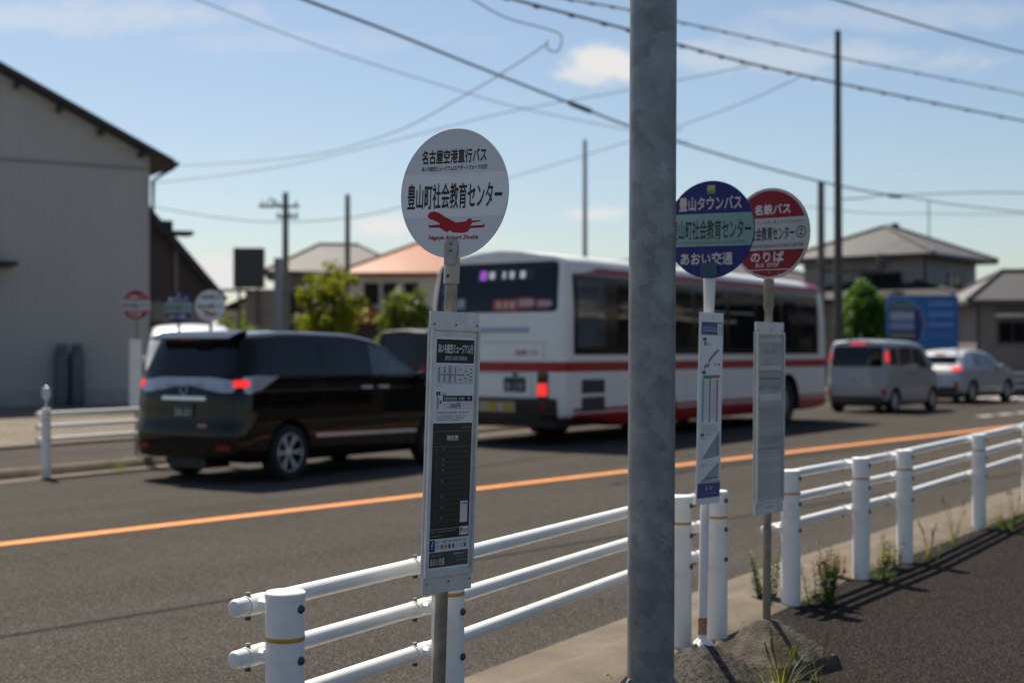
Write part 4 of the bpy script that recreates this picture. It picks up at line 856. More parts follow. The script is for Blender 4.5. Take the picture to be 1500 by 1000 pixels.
small_car('compact_van', 'tall silver boxy hatchback with lit brake lamps behind the bus', (8.69, 36.0, -.05), 38, dict(queue=1, hw=.835, paint=SIL, wr=.30, wx=(.58, 3.06), glass=GLASS,
    shell=dict(L=3.72, roof=[(0, 1.80), (.3, 1.835), (1.6, 1.83), (2.3, 1.78), (2.75, 1.55), (3.05, 1.16), (3.4, 1.06), (3.72, .95)], belly=[(0, .32), (.5, .22), (3.3, .2), (3.72, .26)], width=[(.2, .80), (.5, .835), (.95, .835), (1.2, .815), (1.83, .745)],
               rear=[(.2, .05), (.45, 0), (.7, .0), (.9, .04), (1.2, .06), (1.8, .16)], front=[(.2, .06), (.5, 0), (.95, .08)], rearplan=RP, frontplan=FP, rz=.10, ry=.18, shear_r=.8, shear_f=.7),
    rear_glass=[(-.70, 1.17), (.70, 1.17), (.66, 1.68), (-.66, 1.68)], side_glass=[[(.24, 1.22), (.78, 1.2), (.78, 1.64), (.30, 1.64)], [(.86, 1.2), (1.66, 1.18), (1.66, 1.65), (.86, 1.65)], [(1.74, 1.18), (2.66, 1.14), (2.52, 1.38), (2.25, 1.63), (1.74, 1.65)]],
    tail=[(.75, 1.30), (.80, 1.30), (.775, 1.55), (.725, 1.55)], lower_lamp=[(.70, .45), (.78, .45), (.78, .62), (.70, .62)], seams=[[(.82, .35), (.82, 1.16)], [(1.70, .32), (1.70, 1.14)], [(2.7, .4), (2.72, 1.1)]], mirror=(2.55, 1.2), handles=(1.42, 1.8), hz=.98,
    head=[(.45, .75), (.78, .78), (.74, .92), (.5, .88)], screen=[(-.6, 1.22), (.6, 1.22), (.56, 1.66), (-.56, 1.66)], brake=[(-.20, 1.73), (.20, 1.73), (.20, 1.77), (-.20, 1.77)], plate=(-.165, .165, .80, .965), number='58-13', bumper=[(-.72, .33), (.72, .33), (.68, .42), (-.68, .42)]))
small_car('crossover_car', 'pale silver crossover hatchback ahead at the right edge', (12.55, 42.46, -.05), 41, dict(queue=1, hw=.91, paint=SIL2, wr=.34, wx=(.86, 3.5), glass=GLASS_L,
    shell=dict(L=4.4, roof=[(0, 1.42), (.5, 1.58), (1.5, 1.62), (2.3, 1.55), (3.2, 1.10), (3.9, 1.0), (4.4, .85)], belly=[(0, .35), (.5, .25), (3.9, .22), (4.4, .3)], width=[(.2, .86), (.5, .91), (.9, .91), (1.1, .87), (1.6, .66)],
               rear=[(.2, .08), (.5, 0), (.8, .02), (1.0, .10), (1.2, .32), (1.55, .55)], front=[(.2, .08), (.5, 0), (.85, .12)], rearplan=RP, frontplan=FP, rz=.09, ry=.18, shear_r=1.4),
    rear_glass=[(-.62, 1.18), (.62, 1.18), (.54, 1.42), (-.54, 1.42)], side_glass=[[(.95, 1.1), (1.75, 1.08), (1.75, 1.47), (1.2, 1.46)], [(1.83, 1.08), (2.85, 1.06), (2.4, 1.36), (1.83, 1.47)]],
    tail=[(.52, .98), (.84, 1.0), (.82, 1.10), (.55, 1.07)], lower_lamp=[(.66, .5), (.8, .5), (.8, .66), (.66, .66)], seams=[[(1.79, .35), (1.79, 1.04)], [(2.85, .4), (2.88, 1.02)]], mirror=(2.75, 1.08), handles=(1.5, 2.3), hz=.93,
    head=[(.5, .72), (.84, .76), (.8, .86), (.55, .82)], screen=[(-.6, 1.12), (.6, 1.12), (.5, 1.46), (-.5, 1.46)], brake=[(-.18, 1.46), (.18, 1.46), (.18, 1.49), (-.18, 1.49)], lit=False, garnish=[(-.62, 1.10), (.52, 1.10), (.5, 1.16), (-.6, 1.16)], garnish_m=CLEAR_L,
    plate=(-.165, .165, .70, .865), number='27-60', bumper=[(-.8, .36), (.8, .36), (.76, .5), (-.76, .5)]))
def van_spec(paint): return dict(hw=.85, paint=paint, wr=.31, wx=(.7, 3.3),
    shell=dict(L=4.4, roof=[(0, 1.95), (.4, 1.99), (2.8, 1.98), (3.3, 1.85), (3.95, 1.2), (4.4, .95)], belly=[(0, .3), (.5, .22), (4.4, .26)], width=[(.2, .80), (.5, .845), (1.0, .845), (1.98, .74)], rear=[(.2, .04), (.5, 0), (1.0, .02), (1.9, .12)], front=[(.2, .05), (.5, 0), (.95, .1)], rearplan=RP, frontplan=FP, rz=.11, ry=.2),
    rear_glass=[(-.62, 1.25), (.62, 1.25), (.58, 1.8), (-.58, 1.8)], side_glass=[[(.4, 1.2), (1.6, 1.2), (1.6, 1.78), (.4, 1.78)], [(1.7, 1.2), (2.7, 1.2), (2.7, 1.78), (1.7, 1.78)], [(2.8, 1.2), (3.6, 1.2), (3.15, 1.76), (2.8, 1.78)]], tail=[(.66, .8), (.76, .8), (.76, 1.15), (.66, 1.15)], lamp=RED_D,
    seams=[[(1.65, .35), (1.65, 1.9)], [(2.75, .35), (2.75, 1.9)]], mirror=(3.4, 1.3), handles=(1.8, 2.5), hz=1.0, head=[(.45, .75), (.78, .78), (.74, .92), (.5, .88)], screen=[(-.6, 1.3), (.6, 1.3), (.54, 1.8), (-.54, 1.8)], bumper=[(-.72, .33), (.72, .33), (.7, .5), (-.7, .5)])
small_car('parked_van', 'white van parked behind the black minivan', (-7.25, 32.0, .02), 167, van_spec(carpaint('white_van_paint', (.80, .80, .79), .3))).scale = (1.02, 1.02, 1.02)
small_car('parked_van', 'dark van parked between the minivan and the bus', (-2.7, 33.5, .02), 36, van_spec(carpaint('dark_van_paint', (.02, .02, .023), .5, 0.0)))

# ------------------------------------------------------------------ buildings
def siding(name, c, scale, axis='X', c2=None):
    m = bpy.data.materials.new(name); m.use_nodes = True; N = m.node_tree.nodes; L = m.node_tree.links; b = N['Principled BSDF']; b.inputs['Roughness'].default_value = .6
    tc = N.new('ShaderNodeTexCoord'); w = N.new('ShaderNodeTexWave'); w.bands_direction = axis; w.inputs['Scale'].default_value = scale; L.new(tc.outputs['Object'], w.inputs['Vector'])
    n = N.new('ShaderNodeTexNoise'); n.inputs['Scale'].default_value = .7; n.inputs['Detail'].default_value = 6; L.new(tc.outputs['Object'], n.inputs['Vector'])
    mx = N.new('ShaderNodeMix'); mx.data_type = 'RGBA'; L.new(n.outputs[0], mx.inputs[0]); mx.inputs[6].default_value = (*c, 1); mx.inputs[7].default_value = (*(c2 or tuple(q * .75 for q in c)), 1); gv = N.new('ShaderNodeMapRange'); L.new(w.outputs[0], gv.inputs[0]); gv.inputs[1].default_value = 0; gv.inputs[2].default_value = .35; gv.inputs[3].default_value = .94; gv.inputs[4].default_value = 1
    mg = N.new('ShaderNodeMix'); mg.data_type = 'RGBA'; mg.blend_type = 'MULTIPLY'; mg.inputs[0].default_value = 1; L.new(mx.outputs[2], mg.inputs[6]); L.new(gv.outputs[0], mg.inputs[7]); L.new(mg.outputs[2], b.inputs['Base Color'])
    bp = N.new('ShaderNodeBump'); bp.inputs['Strength'].default_value = .6; bp.inputs['Distance'].default_value = .02; L.new(w.outputs[0], bp.inputs['Height']); L.new(bp.outputs[0], b.inputs['Normal']); return m
TILE_D = siding('dark_roof_tiles', (.022, .021, .021), 3.2, 'Y'); TILE_G = siding('grey_roof_tiles', (.082, .078, .075), 3.2, 'Y'); TILE_O = siding('orange_roof_tiles', (.33, .095, .032), 3.0, 'Y', (.24, .07, .024))
WALL_C = mat('cream_wall', (.72, .67, .58), .8, c2=(.62, .57, .49), scale=1.5); WALL_T = mat('taupe_wall', (.24, .21, .185), .8, c2=(.19, .17, .15), scale=1.5); WALL_B = siding('brown_board_wall', (.045, .03, .026), 5, 'Z'); WALL_P = mat('pink_grey_wall', (.46, .40, .36), .8)
WALL_G = mat('grey_render_wall', (.36, .35, .34), .8, c2=(.28, .275, .265), scale=1.2)
WFR = mat('window_frame_dark', (.05, .048, .045), .5)
def window(parent, x, y, z, w, h, rz=0):
    mb = MB(); t = .06
    mb.box(-w / 2 - t, w / 2 + t, -.06, .02, h + 0, h + t, WFR); mb.box(-w / 2 - t, w / 2 + t, -.06, .02, -t, 0, WFR)
    for a in (-w / 2 - t, w / 2, -.02): mb.box(a, a + (t if a != -.02 else .04), -.055, .02, 0, h, WFR)
    f = mb.build('window', parent); f.location = (x, y, z); f.rotation_euler = (0, 0, rz)
    p = MB(); p.box(-w / 2, w / 2, -.03, .01, 0, h, GLASS); p.build('pane', f)
def hip_roof(W, D, z0, h, ov, ridge, m, th=.16):
    """hip roof over 0..W, 0..D; ridge = length of the ridge along x"""
    mb = MB(); a, b, c, d = -ov, W + ov, -ov, D + ov; x0 = (W - ridge) / 2; x1 = (W + ridge) / 2; y = D / 2
    v = [(a, c, z0), (b, c, z0), (b, d, z0), (a, d, z0), (x0, y, z0 + h), (x1, y, z0 + h), (a, c, z0 - th), (b, c, z0 - th), (b, d, z0 - th), (a, d, z0 - th)]
    mb.add(v, [(0, 1, 5, 4), (1, 2, 5), (2, 3, 4, 5), (3, 0, 4), (0, 6, 7, 1), (1, 7, 8, 2), (2, 8, 9, 3), (3, 9, 6, 0), (9, 8, 7, 6)], m)
    mb.path([(x0, y, z0 + h + .03), (x1, y, z0 + h + .03)], .09, m, 8)
    for p, q in (((a, c), x0), ((b, c), x1), ((b, d), x1), ((a, d), x0)): mb.path([(p[0], p[1], z0 + .03), (q, y, z0 + h + .03)], .08, m, 8)
    return mb
def gable_roof(W, D, z0, h, ov, ovf, m, th=.18):
    """ridge runs along y; gable faces -y"""
    k = h / (W / 2); mb = MB(); x = W / 2
    pr = [(-ov, z0 - k * ov), (x, z0 + h), (W + ov, z0 - k * ov), (W + ov, z0 - k * ov - th), (x, z0 + h - th * 1.1), (-ov, z0 - k * ov - th)]
    mb.prism(pr, -ovf, D + ovf, m); return mb
# warehouse on the left
wh = empty('warehouse', (-10.2, 40.0, 0), R(31), 'tall grey clad warehouse with dark gable roof at the left edge', 'building')
W, D, H, RH = 17.0, 14.0, 7.15, 4.1
mb = MB(); mb.prism([(-W, 0), (0, 0), (0, H), (-W / 2, H + RH), (-W, H)], 0, D, siding('warehouse_cladding', (.42, .405, .385), 1.5, 'X', (.34, .33, .315))); mb.build('wall', wh)
mb = gable_roof(W, D, H + .02, RH, .58, .45, TILE_D, .18); ro = mb.build('roof', wh); ro.location = (-W, 0, 0)
mb = MB(); mb.path([(.64, -.45, H - .38), (.64, D + .4, H - .38)], .075, mat('gutter_brown', (.035, .03, .028), .5), 10); mb.build('gutter', ro).location = (W, 0, 0)
mb = MB(); mb.path([(.62, -.3, H - .46), (.4, -.12, H - .6), (.08, -.06, H - .85), (.08, -.06, .1)], .05, mat('gutter_brown', (.035, .03, .028), .5), 10); mb.build('downpipe', wh)
for k in range(8): xx = -.3 - k * 1.12; mb = MB(); mb.box(xx - .05, xx + .05, -.42, -.02, H + RH - abs(-W / 2 - xx) * RH / (W / 2) - .38, H + RH - abs(-W / 2 - xx) * RH / (W / 2) - .22, TILE_D); mb.build('eave_bracket', wh)
mb = MB(); mb.box(-6.2, -3.75, -.9, -.003, 3.75, 3.87, TILE_D); mb.build('awning', wh, bevel=.02)
mb = MB(); mb.box(-W, 0, -.03, -.002, 6.6, 6.66, mat('cladding_joint', (.20, .2, .2), .6)); mb.box(-W, .02, -.05, -.004, 0, .45, WALL_G); mb.build('wall_trim', wh)
GASM = mat('gas_bottle_grey', (.10, .115, .14), .5, c2=(.07, .08, .10), scale=5)
for k, (xx, yy) in enumerate(((-12.19, 38.5), (-11.83, 38.7))):
    o = empty('gas_cylinder', (xx, yy, .03), 0, ('left grey gas cylinder standing against the warehouse wall', 'right grey gas cylinder standing against the warehouse wall')[k], 'gas cylinder', 'gas cylinders at the warehouse')
    mb = MB(); mb.lathe([(.17, 0), (.19, .03), (.2, .1), (.2, 1.3), (.18, 1.42), (.10, 1.5), (.06, 1.52)], GASM, 24); mb.build('tank', o)
    mb = MB(); mb.path([(0, 0, 1.5), (0, 0, 1.62)], .03, STEELB, 8); mb.lathe([(.12, 1.5), (.13, 1.52), (.13, 1.66), (.12, 1.68)], GASM, 20); mb.build('valve_collar', o)
# brown gabled house behind it
bh = empty('brown_house', (-17.75, 58, 0), R(24), 'dark brown house with a steep roof showing right of the warehouse', 'house')
BRN = siding('brown_board_siding', (.058, .036, .031), 3, 'X', (.04, .025, .022))
mb = MB(); mb.prism([(0, 3.55), (5.5, 3.55), (5.5, 4.3), (1.5, 8.8), (0, 8.8)], 0, 9, BRN); mb.build('wall', bh)
mb = MB(); mb.box(-.05, 5.4, -.03, 8.9, 0, 3.57, WALL_T); mb.build('lower_wall', bh)
mb = MB(); mb.prism([(6.1, 3.75), (1.5, 9.05), (1.25, 8.85), (5.95, 3.55)], -.45, 9.5, TILE_D); mb.build('roof', bh)
mb = MB(); mb.box(3.2, 4.6, -.7, .3, 6.35, 6.52, TILE_D); mb.box(3.2, 3.8, -.4, .3, 6.5, 6.95, TILE_D); mb.build('chimney_cap', bh)
mb = MB(); mb.path([(4.0, -.08, .2), (4.0, -.08, 6.0)], .06, WALL_T, 8); mb.build('downpipe', bh)
window(bh, 2.9, -.02, 1.6, 1.0, 1.1)
# grey hip roof house, centre left
gh = empty('grey_roof_house', (-13.0, 78, 0), R(8), 'taupe two storey house under a grey hipped roof behind the yellow tree', 'house')
mb = MB(); mb.box(0, 7.0, 0, 7, 0, 5.85, WALL_T); mb.build('wall', gh); hip_roof(7.0, 7, 5.9, 1.75, .6, 2.2, TILE_G).build('roof', gh)
for x_, z_ in ((1.4, 3.6), (4.2, 3.6), (2.2, .9), (5.3, .9)): window(gh, x_, -.02, z_, 1.4, 1.1)
mb = MB(); mb.box(.6, 6.0, -1.3, -.003, 2.75, 2.95, TILE_D); mb.build('porch_roof', gh)
# dark rooftop signboard
sbn = empty('signboard', (-14.9, 76, 0), R(6), 'dark grey blank signboard on legs left of the grey roof', 'signboard')
mb = MB(); mb.box(0, 1.65, 0, .25, 4.9, 7.05, mat('board_dark', (.05, .052, .055), .6)); mb.build('panel', sbn, bevel=.02)
for x_ in (.3, 1.3): mb = MB(); mb.box(x_ - .07, x_ + .07, .08, .2, 0, 4.9, STEELB); mb.build('leg', sbn)
mb = MB(); mb.box(-.6, .9, -.3, .6, 4.72, 4.84, TILE_D); mb.build('ledge', sbn)
mb = MB(); mb.box(.62, 2.3, .3, 3, 0, 4.85, WALL_T); mb.build('base_wall', sbn)
# low pinkish house
ph = empty('low_house', (-18.2, 88, 0), R(0), 'low pale pink house far left between the signboard and brown house', 'house')
mb = MB(); mb.box(0, 4.6, 0, 7, 0, 4.1, WALL_P); mb.build('wall', ph); mb = gable_roof(4.6, 7, 4.12, 1.0, .4, .4, TILE_D); mb.build('roof', ph); window(ph, 2.2, -.02, 1.6, 1.5, 1.1)
# orange roof house
oh = empty('orange_roof_house', (-8.15, 71, 0), R(-3), 'cream two storey house with an orange tiled roof', 'house')
mb = MB(); mb.box(0, 6.6, 0, 7, 0, 5.35, WALL_C); mb.build('wall', oh); hip_roof(6.6, 7, 5.42, 1.75, .55, .5, TILE_O).build('roof', oh)
for x_ in (1.15, 2.1, 3.15, 5.5): window(oh, x_, -.02, 3.9 if x_ > .2 else 3.6, .62, .95)
pr = MB(); pr.prism([(-.5, 2.95), (1.0, 3.9), (1.5, 3.6), (2.1, 3.0), (2.1, 2.85), (-.5, 2.85)], -1.6, -.003, TILE_O); pr.build('porch_roof', oh)
pr = MB(); pr.box(-.3, 1.9, -1.4, -.004, 0, 2.84, WALL_B); pr.build('porch', oh)
# house at the right behind the bus, dark-roofed
lh = empty('grey_house', (13.0, 68, 0), R(36), 'grey house with a dark roof just left of the tall pole', 'house')
mb = MB(); mb.box(-8, 3, 0, 7, 0, 4.7, WALL_G); mb.build('wall', lh); o = hip_roof(11, 7, 4.75, 1.6, .6, 4, TILE_G).build('roof', lh); o.location = (-8, 0, 0)
window(lh, .8, -.02, 2.8, 1.4, 1.1); window(lh, -2.5, -.02, 2.8, 1.6, 1.1); window(lh, 1.4, -.02, .8, 1.4, 1.1)
# right-hand house: two storeys, hipped roof
rh = empty('hipped_house', (17.4, 60, 0), R(51), 'two storey pale house with a grey hipped roof right of the tall pole', 'house')
mb = MB(); mb.box(0, 5.8, 0, 5.6, 0, 5.6, WALL_G); mb.build('wall', rh); hip_roof(5.8, 5.6, 5.62, 1.45, .75, 1.2, TILE_G).build('roof', rh)
window(rh, -.02, 1.9, 3.9, 1.7, .95, R(-90)); window(rh, 3.2, -.02, 3.9, 1.3, .95)
mb = MB(); mb.path([(-.07, -.07, .1), (-.07, -.07, 5.6)], .06, WFR, 8); mb.build('downpipe', rh)
o = hip_roof(7.2, 8.2, 3.72, 1.05, .5, 1.2, TILE_D).build('lower_roof', rh); o.location = (-1.9, -2.3, 0)
mb = MB(); mb.box(-1.6, 5.0, -2.0, 5.4, 0, 3.55, WALL_T); o = mb.build('lower_wall', rh)
ch = MB(); ch.box(3.3, 3.6, 2.7, 2.95, 6.9, 7.3, TILE_D); ch.build('ridge_ornament', rh)
an = MB(); an.path([(5.3, 2, 6.2), (5.3, 2, 8.4)], .03, STEELB, 6); an.build('aerial', rh)
# low house at the right edge
lw = empty('low_tiled_house', (16.75, 51, 0), R(-5), 'low taupe house with grey tiles at the right edge behind the billboard', 'house')
mb = MB(); mb.box(0, 9, 0, 5, 0, 3.3, WALL_T); mb.build('wall', lw); hip_roof(9, 5, 3.34, 1.15, .5, 6.2, TILE_G).build('roof', lw)
window(lw, 1.15, -.02, 1.85, .9, .68); window(lw, 5.4, -.02, 1.1, 1.6, 1.0)
mb = MB(); mb.box(.5, 2.0, -.5, -.004, 2.75, 2.85, WALL_C); mb.build('window_hood', lw)
mb = MB(); mb.path([(-.06, -.06, 0), (-.06, -.06, 3.2)], .05, WFR, 8); mb.build('downpipe', lw)
# unseen houses added beyond the right edge, for the bus and minivan to reflect
for k, (hx, hy, W_, H_, wm, rm, lb) in enumerate(((20, 27, 11, 5.6, WALL_B, TILE_D, 'dark brown boarded house added unseen on the near side beyond the right edge'), (31, 43, 14, 5.9, WALL_T, TILE_D, 'taupe house added unseen on the near side beyond the right edge'), (41, 59, 13, 5.4, WALL_B, TILE_G, 'brown house under grey tiles added unseen on the near side beyond the right edge'), (56, 80, 18, 6.4, WALL_T, TILE_G, 'long taupe house added unseen on the near side farthest beyond the right edge'))):
    nh = empty('house', (hx, hy, 0), R(-125.6), lb, 'house'); mb = MB(); mb.box(0, W_, 0, 8, 0, H_, wm); mb.build('wall', nh); hip_roof(W_, 8, H_ + .03, 2.0, .7, W_ * .45, rm).build('roof', nh)  # added unseen house, for the bus and minivan to reflect
    for q in range(4):
        for z_ in (.9, 3.4): window(nh, W_ * (q + .5) / 4, -.02, z_, 1.5, 1.2)
    mb = MB(); mb.box(.3, W_ - .3, -1.2, -.003, 2.75, 2.9, WALL_C if k % 2 else WALL_G); mb.build('added_house_balcony', nh)
# blue billboard
bb = empty('billboard', (12.16, 46, 0), R(6), 'blue billboard with pale lettering and a ring beside the round shrub', 'billboard')
BB = mat('billboard_blue', (.014, .14, .40), .45, c2=(.014, .11, .34), scale=1.2); BBD = mat('billboard_navy', (.012, .03, .13), .45); BBT = mat('billboard_print', (.24, .34, .52), .5); BBW = mat('billboard_white', (.40, .46, .55), .5); BBR = mat('billboard_ring', (.10, .22, .42), .5)
mb = MB(); mb.box(0, 2.38, 0, .10, 1.62, 3.32, BB); pn = mb.build('panel', bb, bevel=.01)
for x_ in (.25, 2.1): mb = MB(); mb.box(x_ - .05, x_ + .05, .12, .22, 0, 3.2, STEELB); mb.build('leg', bb)
mb = MB(); M = Matrix.Translation((.45, -.004, 2.35)) @ Matrix.Rotation(R(90), 4, 'X'); n = 48
pts = [(min(max(.45 + .82 * math.cos(2 * math.pi * k / n), .02), 2.3), min(max(2.35 + .90 * math.sin(2 * math.pi * k / n), 1.64), 3.30)) for k in range(n)]
mb.add([(x_, -.004, z_) for x_, z_ in pts], [tuple(range(n))], BBR)
pts = [(min(max(.42 + .74 * math.cos(2 * math.pi * k / n), .02), 2.3), min(max(2.33 + .82 * math.sin(2 * math.pi * k / n), 1.64), 3.28)) for k in range(n)]
mb.add([(x_, -.008, z_) for x_, z_ in pts], [tuple(range(n))], BBD)
for k, (zz, hh, mm, a_) in enumerate(((2.88, .22, mat('billboard_green', (.14, .24, .20), .5), .1), (2.52, .28, BBW, .08), (2.20, .26, BBT, .08), (1.98, .10, mat('billboard_yellow', (.30, .34, .10), .5), .1))): 
    for q in range(6): mb.rect(a_ + q * .135, a_ + q * .135 + .105, zz, zz + hh, -.012, mm)
for k in range(4):
    for q in range(7): mb.rect(1.38 + q * .12, 1.46 + q * .12, 3.0 - k * .34, 3.11 - k * .34, -.004, BBT if k < 3 else BBR)
for ang, cc in ((35, (.45, .10, .08)), (5, (.40, .12, .03)), (-35, (.05, .3, .2))): mb.lathe([(.0001, 0), (.06, 0)], mat('ring_dot_%d' % (ang + 50), cc, .5), 12, Matrix.Translation((.45 + .78 * math.cos(R(ang)), -.012, 2.35 + .86 * math.sin(R(ang)))) @ Matrix.Rotation(R(90), 4, 'X'))
mb.build('lettering', pn, smooth=False)
# pipe fence at far right
fr_ = fence('white pipe guard fence at the far right behind the silver car', None, [(17.2, 49.2), (19.4, 50.2), (22, 51.4)], (.75, .52, .28), .2, .1, rail_r=.05)

# ------------------------------------------------------------------ utility poles and cables
CONC = mat('pole_concrete', (.20, .195, .185), .85, c2=(.13, .125, .12), scale=4); CABLE = mat('cable_sheath', (.035, .036, .04), .6)
def at(px, py, Y): return Vector(((px - 750) / F * Y, Y, 1.5 + (515 - py) / F * Y))
def upole(label, px, pytop, Y, r0, r1, m=CONC, arms=()):
    t = at(px, pytop, Y); root = empty('utility_pole', (t.x, Y, 0), 0, label, 'utility pole', 'utility poles')
    mb = MB(); n = 8; mb.path([(0, 0, t.z * k / n) for k in range(n + 1)], [r0 + (r1 - r0) * k / n for k in range(n + 1)], m, 16); mb.build('shaft', root)
    for (dz, w, off) in arms:
        mb = MB(); mb.box(-w / 2 + off, w / 2 + off, -.16, -.10, t.z - dz - .05, t.z - dz + .05, STEELB); c = mb.build('crossarm', root)
        ins = MB()
        for q in (-.42, -.15, .15, .42): ins.lathe([(.03, 0), (.05, .04), (.035, .09), (.05, .12), (.02, .18)], CONC, 10, Matrix.Translation((q * w + off, -.13, t.z - dz + .05)))
        ins.build('insulator', c)
    return root
u1 = upole('thin utility pole with crossarm and lamp above the grey roof', 418, 282, 60, .17, .12, CONC, ((.6, 1.7, -.25), (1.05, .9, .1)))
mb = MB(); mb.path([(-.1, -.2, 7.6), (-.6, -.3, 7.95), (-.75, -.3, 7.7)], .035, STEELB, 8); mb.lathe([(.04, .12), (.13, .02), (.12, -.06), (.0001, -.08)], ALU_D, 14, Matrix.Translation((-.75, -.3, 7.62))); mb.build('lamp', u1)
upole('short pale grey pole beside the crossarm pole', 407, 378, 57, .17, .16, mat('grey_post', (.24, .26, .29), .6))
upole('bare dark pole above the orange roof edge', 509, 285, 64, .15, .11)
upole('slim pale pole rising behind the bus roof', 857, 205, 50, .10, .065, mat('pale_pole', (.34, .36, .38), .6))
upole('tall dark pole at right beside the round shrub', 1228, 45, 43, .15, .09, mat('dark_pole', (.09, .085, .075), .7, c2=(.06, .056, .05), scale=5))
u6 = upole('thicker grey pole just left of the tall dark pole', 1203, 267, 60, .18, .14, mat('dark_pole_b', (.12, .118, .11), .7))
mb = MB(); mb.lathe([(.2, 0), (.22, .1), (.22, .55), (.2, .6)], STEELB, 16, Matrix.Translation((2.5, -.2, 4.9 + .1))); mb.box(.1, 2.6, -.25, -.15, 4.8, 4.95, STEELB); mb.box(-.8, .1, -.25, -.15, 5.0, 5.1, STEELB); mb.build('transformer_arm', u6)
def cable(label, pts, r, clips=0, extra=None, sag=0, world=False):
    P = [Vector(p) if world else at(*p) for p in pts]; base = P[0].copy(); out = []
    for i in range(len(P) - 1):
        p0, p1, p2, p3 = [P[max(0, min(len(P) - 1, j))] for j in (i - 1, i, i + 1, i + 2)]
        for k in range(8):
            t = k / 8; out.append(.5 * ((2 * p1) + (p2 - p0) * t + (2 * p0 - 5 * p1 + 4 * p2 - p3) * t * t + (3 * p1 - p0 - 3 * p2 + p3) * t**3))
    out.append(P[-1]); out = [p - base for p in out]
    root = empty('overhead_cable', base, 0, label, 'overhead cable', 'overhead cables')
    mb = MB(); mb.path(out, r, CABLE, 8); mb.build('wire', root)
    if clips:
        n = len(out)
        for k in range(clips):
            mb = MB()
            f = (k + .5) / clips * (n - 1); i = int(f); p = out[i].lerp(out[min(i + 1, n - 1)], f - i); d = (out[min(i + 1, n - 1)] - out[i]).normalized()
            mb.path([p - d * .10, p - d * .05 + Vector((0, 0, -r * .5)), p + d * .05 + Vector((0, 0, -r * .5)), p + d * .10], [r * 1.0, r * 1.7, r * 1.7, r * 1.0], CABLE, 8)
            mb.build('cable_clip', root)
    if extra:
        a, b, rr = extra; pa, pb = at(*a) - base, at(*b) - base; mb = MB(); mb.path([pa, pa.lerp(pb, .12), pa.lerp(pb, .88), pb], [r, rr, rr, r], CABLE, 10); mb.build('splice_sleeve', root)
    return root
cable('thick cable with a black splice crossing the sky above the white disc', [(330, -48, 21), (440, -3, 22.5), (560, 42, 24.5), (700, 98, 27.5), (850, 157, 31), (920, 184, 33), (1000, 210, 35), (1120, 245, 39), (1229, 272, 42.6), (1310, 287, 48)], .026, extra=((832, 150, 30.5), (868, 164, 31.5), .055))
cable('clipped cable passing behind the steel pole from upper middle to right', [(640, -35, 21), (750, -2, 23), (920, 43, 26), (990, 64, 27), (1100, 93, 29.5), (1230, 122, 32), (1360, 149, 35), (1520, 181, 39)], .024, 26)
cable('topmost clipped cable crossing right of the steel pole', [(720, -24, 23), (825, -3, 25), (920, 14, 27), (1000, 33, 29), (1100, 55, 31), (1230, 84, 34), (1360, 110, 37), (1520, 142, 41)], .017, 22)
cable('lone thin cable in the upper right corner', [(-18.5, -2.6, 8.0), (-11, 5.9, 7.6), (-4.98, 12.67, 7.5), (0, 18.3, 7.45), (5.6, 24.6, 7.6), (11.1, 30.7, 7.94), (16, 36.2, 8.5)], .019, world=True)
cable('thin drop wire hooked at the middle top and falling to the left', [(690, -3, 22), (740, 25, 23), (800, 42, 24), (822, 52, 24.4), (818, 74, 24.4), (803, 72, 24.4), (800, 60, 24.6), (790, 72, 25), (680, 140, 29), (560, 200, 35), (420, 232, 45), (240, 243, 60), (130, 240, 66)], .011)
cable('faint wire falling from upper left to the middle', [(280, -4, 30), (480, 72, 33), (680, 135, 37), (780, 162, 40), (930, 192, 46), (1010, 208, 50)], .011)
cable('faint wire rising to the right behind the white disc', [(120, 272, 64), (225, 268, 60), (400, 246, 55), (560, 210, 50), (740, 165, 45), (920, 132, 41), (1100, 96, 37)], .013)
cable('short branch wire joining the clipped cable near its middle', [(990, 187, 40), (1090, 150, 36), (1172, 113, 27)], .011)
cable('faint wire climbing right behind the steel pole', [(740, 262, 58), (830, 236, 55), (920, 208, 52), (1000, 190, 50)], .014)
cable('low wire bending at a joint right of the tall pole', [(1229, 292, 43), (1265, 290, 44), (1310, 286, 45), (1400, 300, 47), (1520, 313, 50)], .018, extra=((1300, 286, 44.8), (1322, 288, 45.2), .06))
cable('level wire above the right hand house', [(1310, 286, 45), (1370, 284, 46), (1440, 282, 47), (1520, 283, 48)], .016)
cable('lower level wire behind the tall pole', [(1180, 302, 62), (1260, 311, 62), (1350, 313, 62), (1520, 314, 62)], .014)
cable('sagging wires over the houses at left', [(120, 280, 63), (225, 303, 62), (330, 320, 61), (418, 325, 60), (520, 318, 62), (600, 300, 64)], .018)

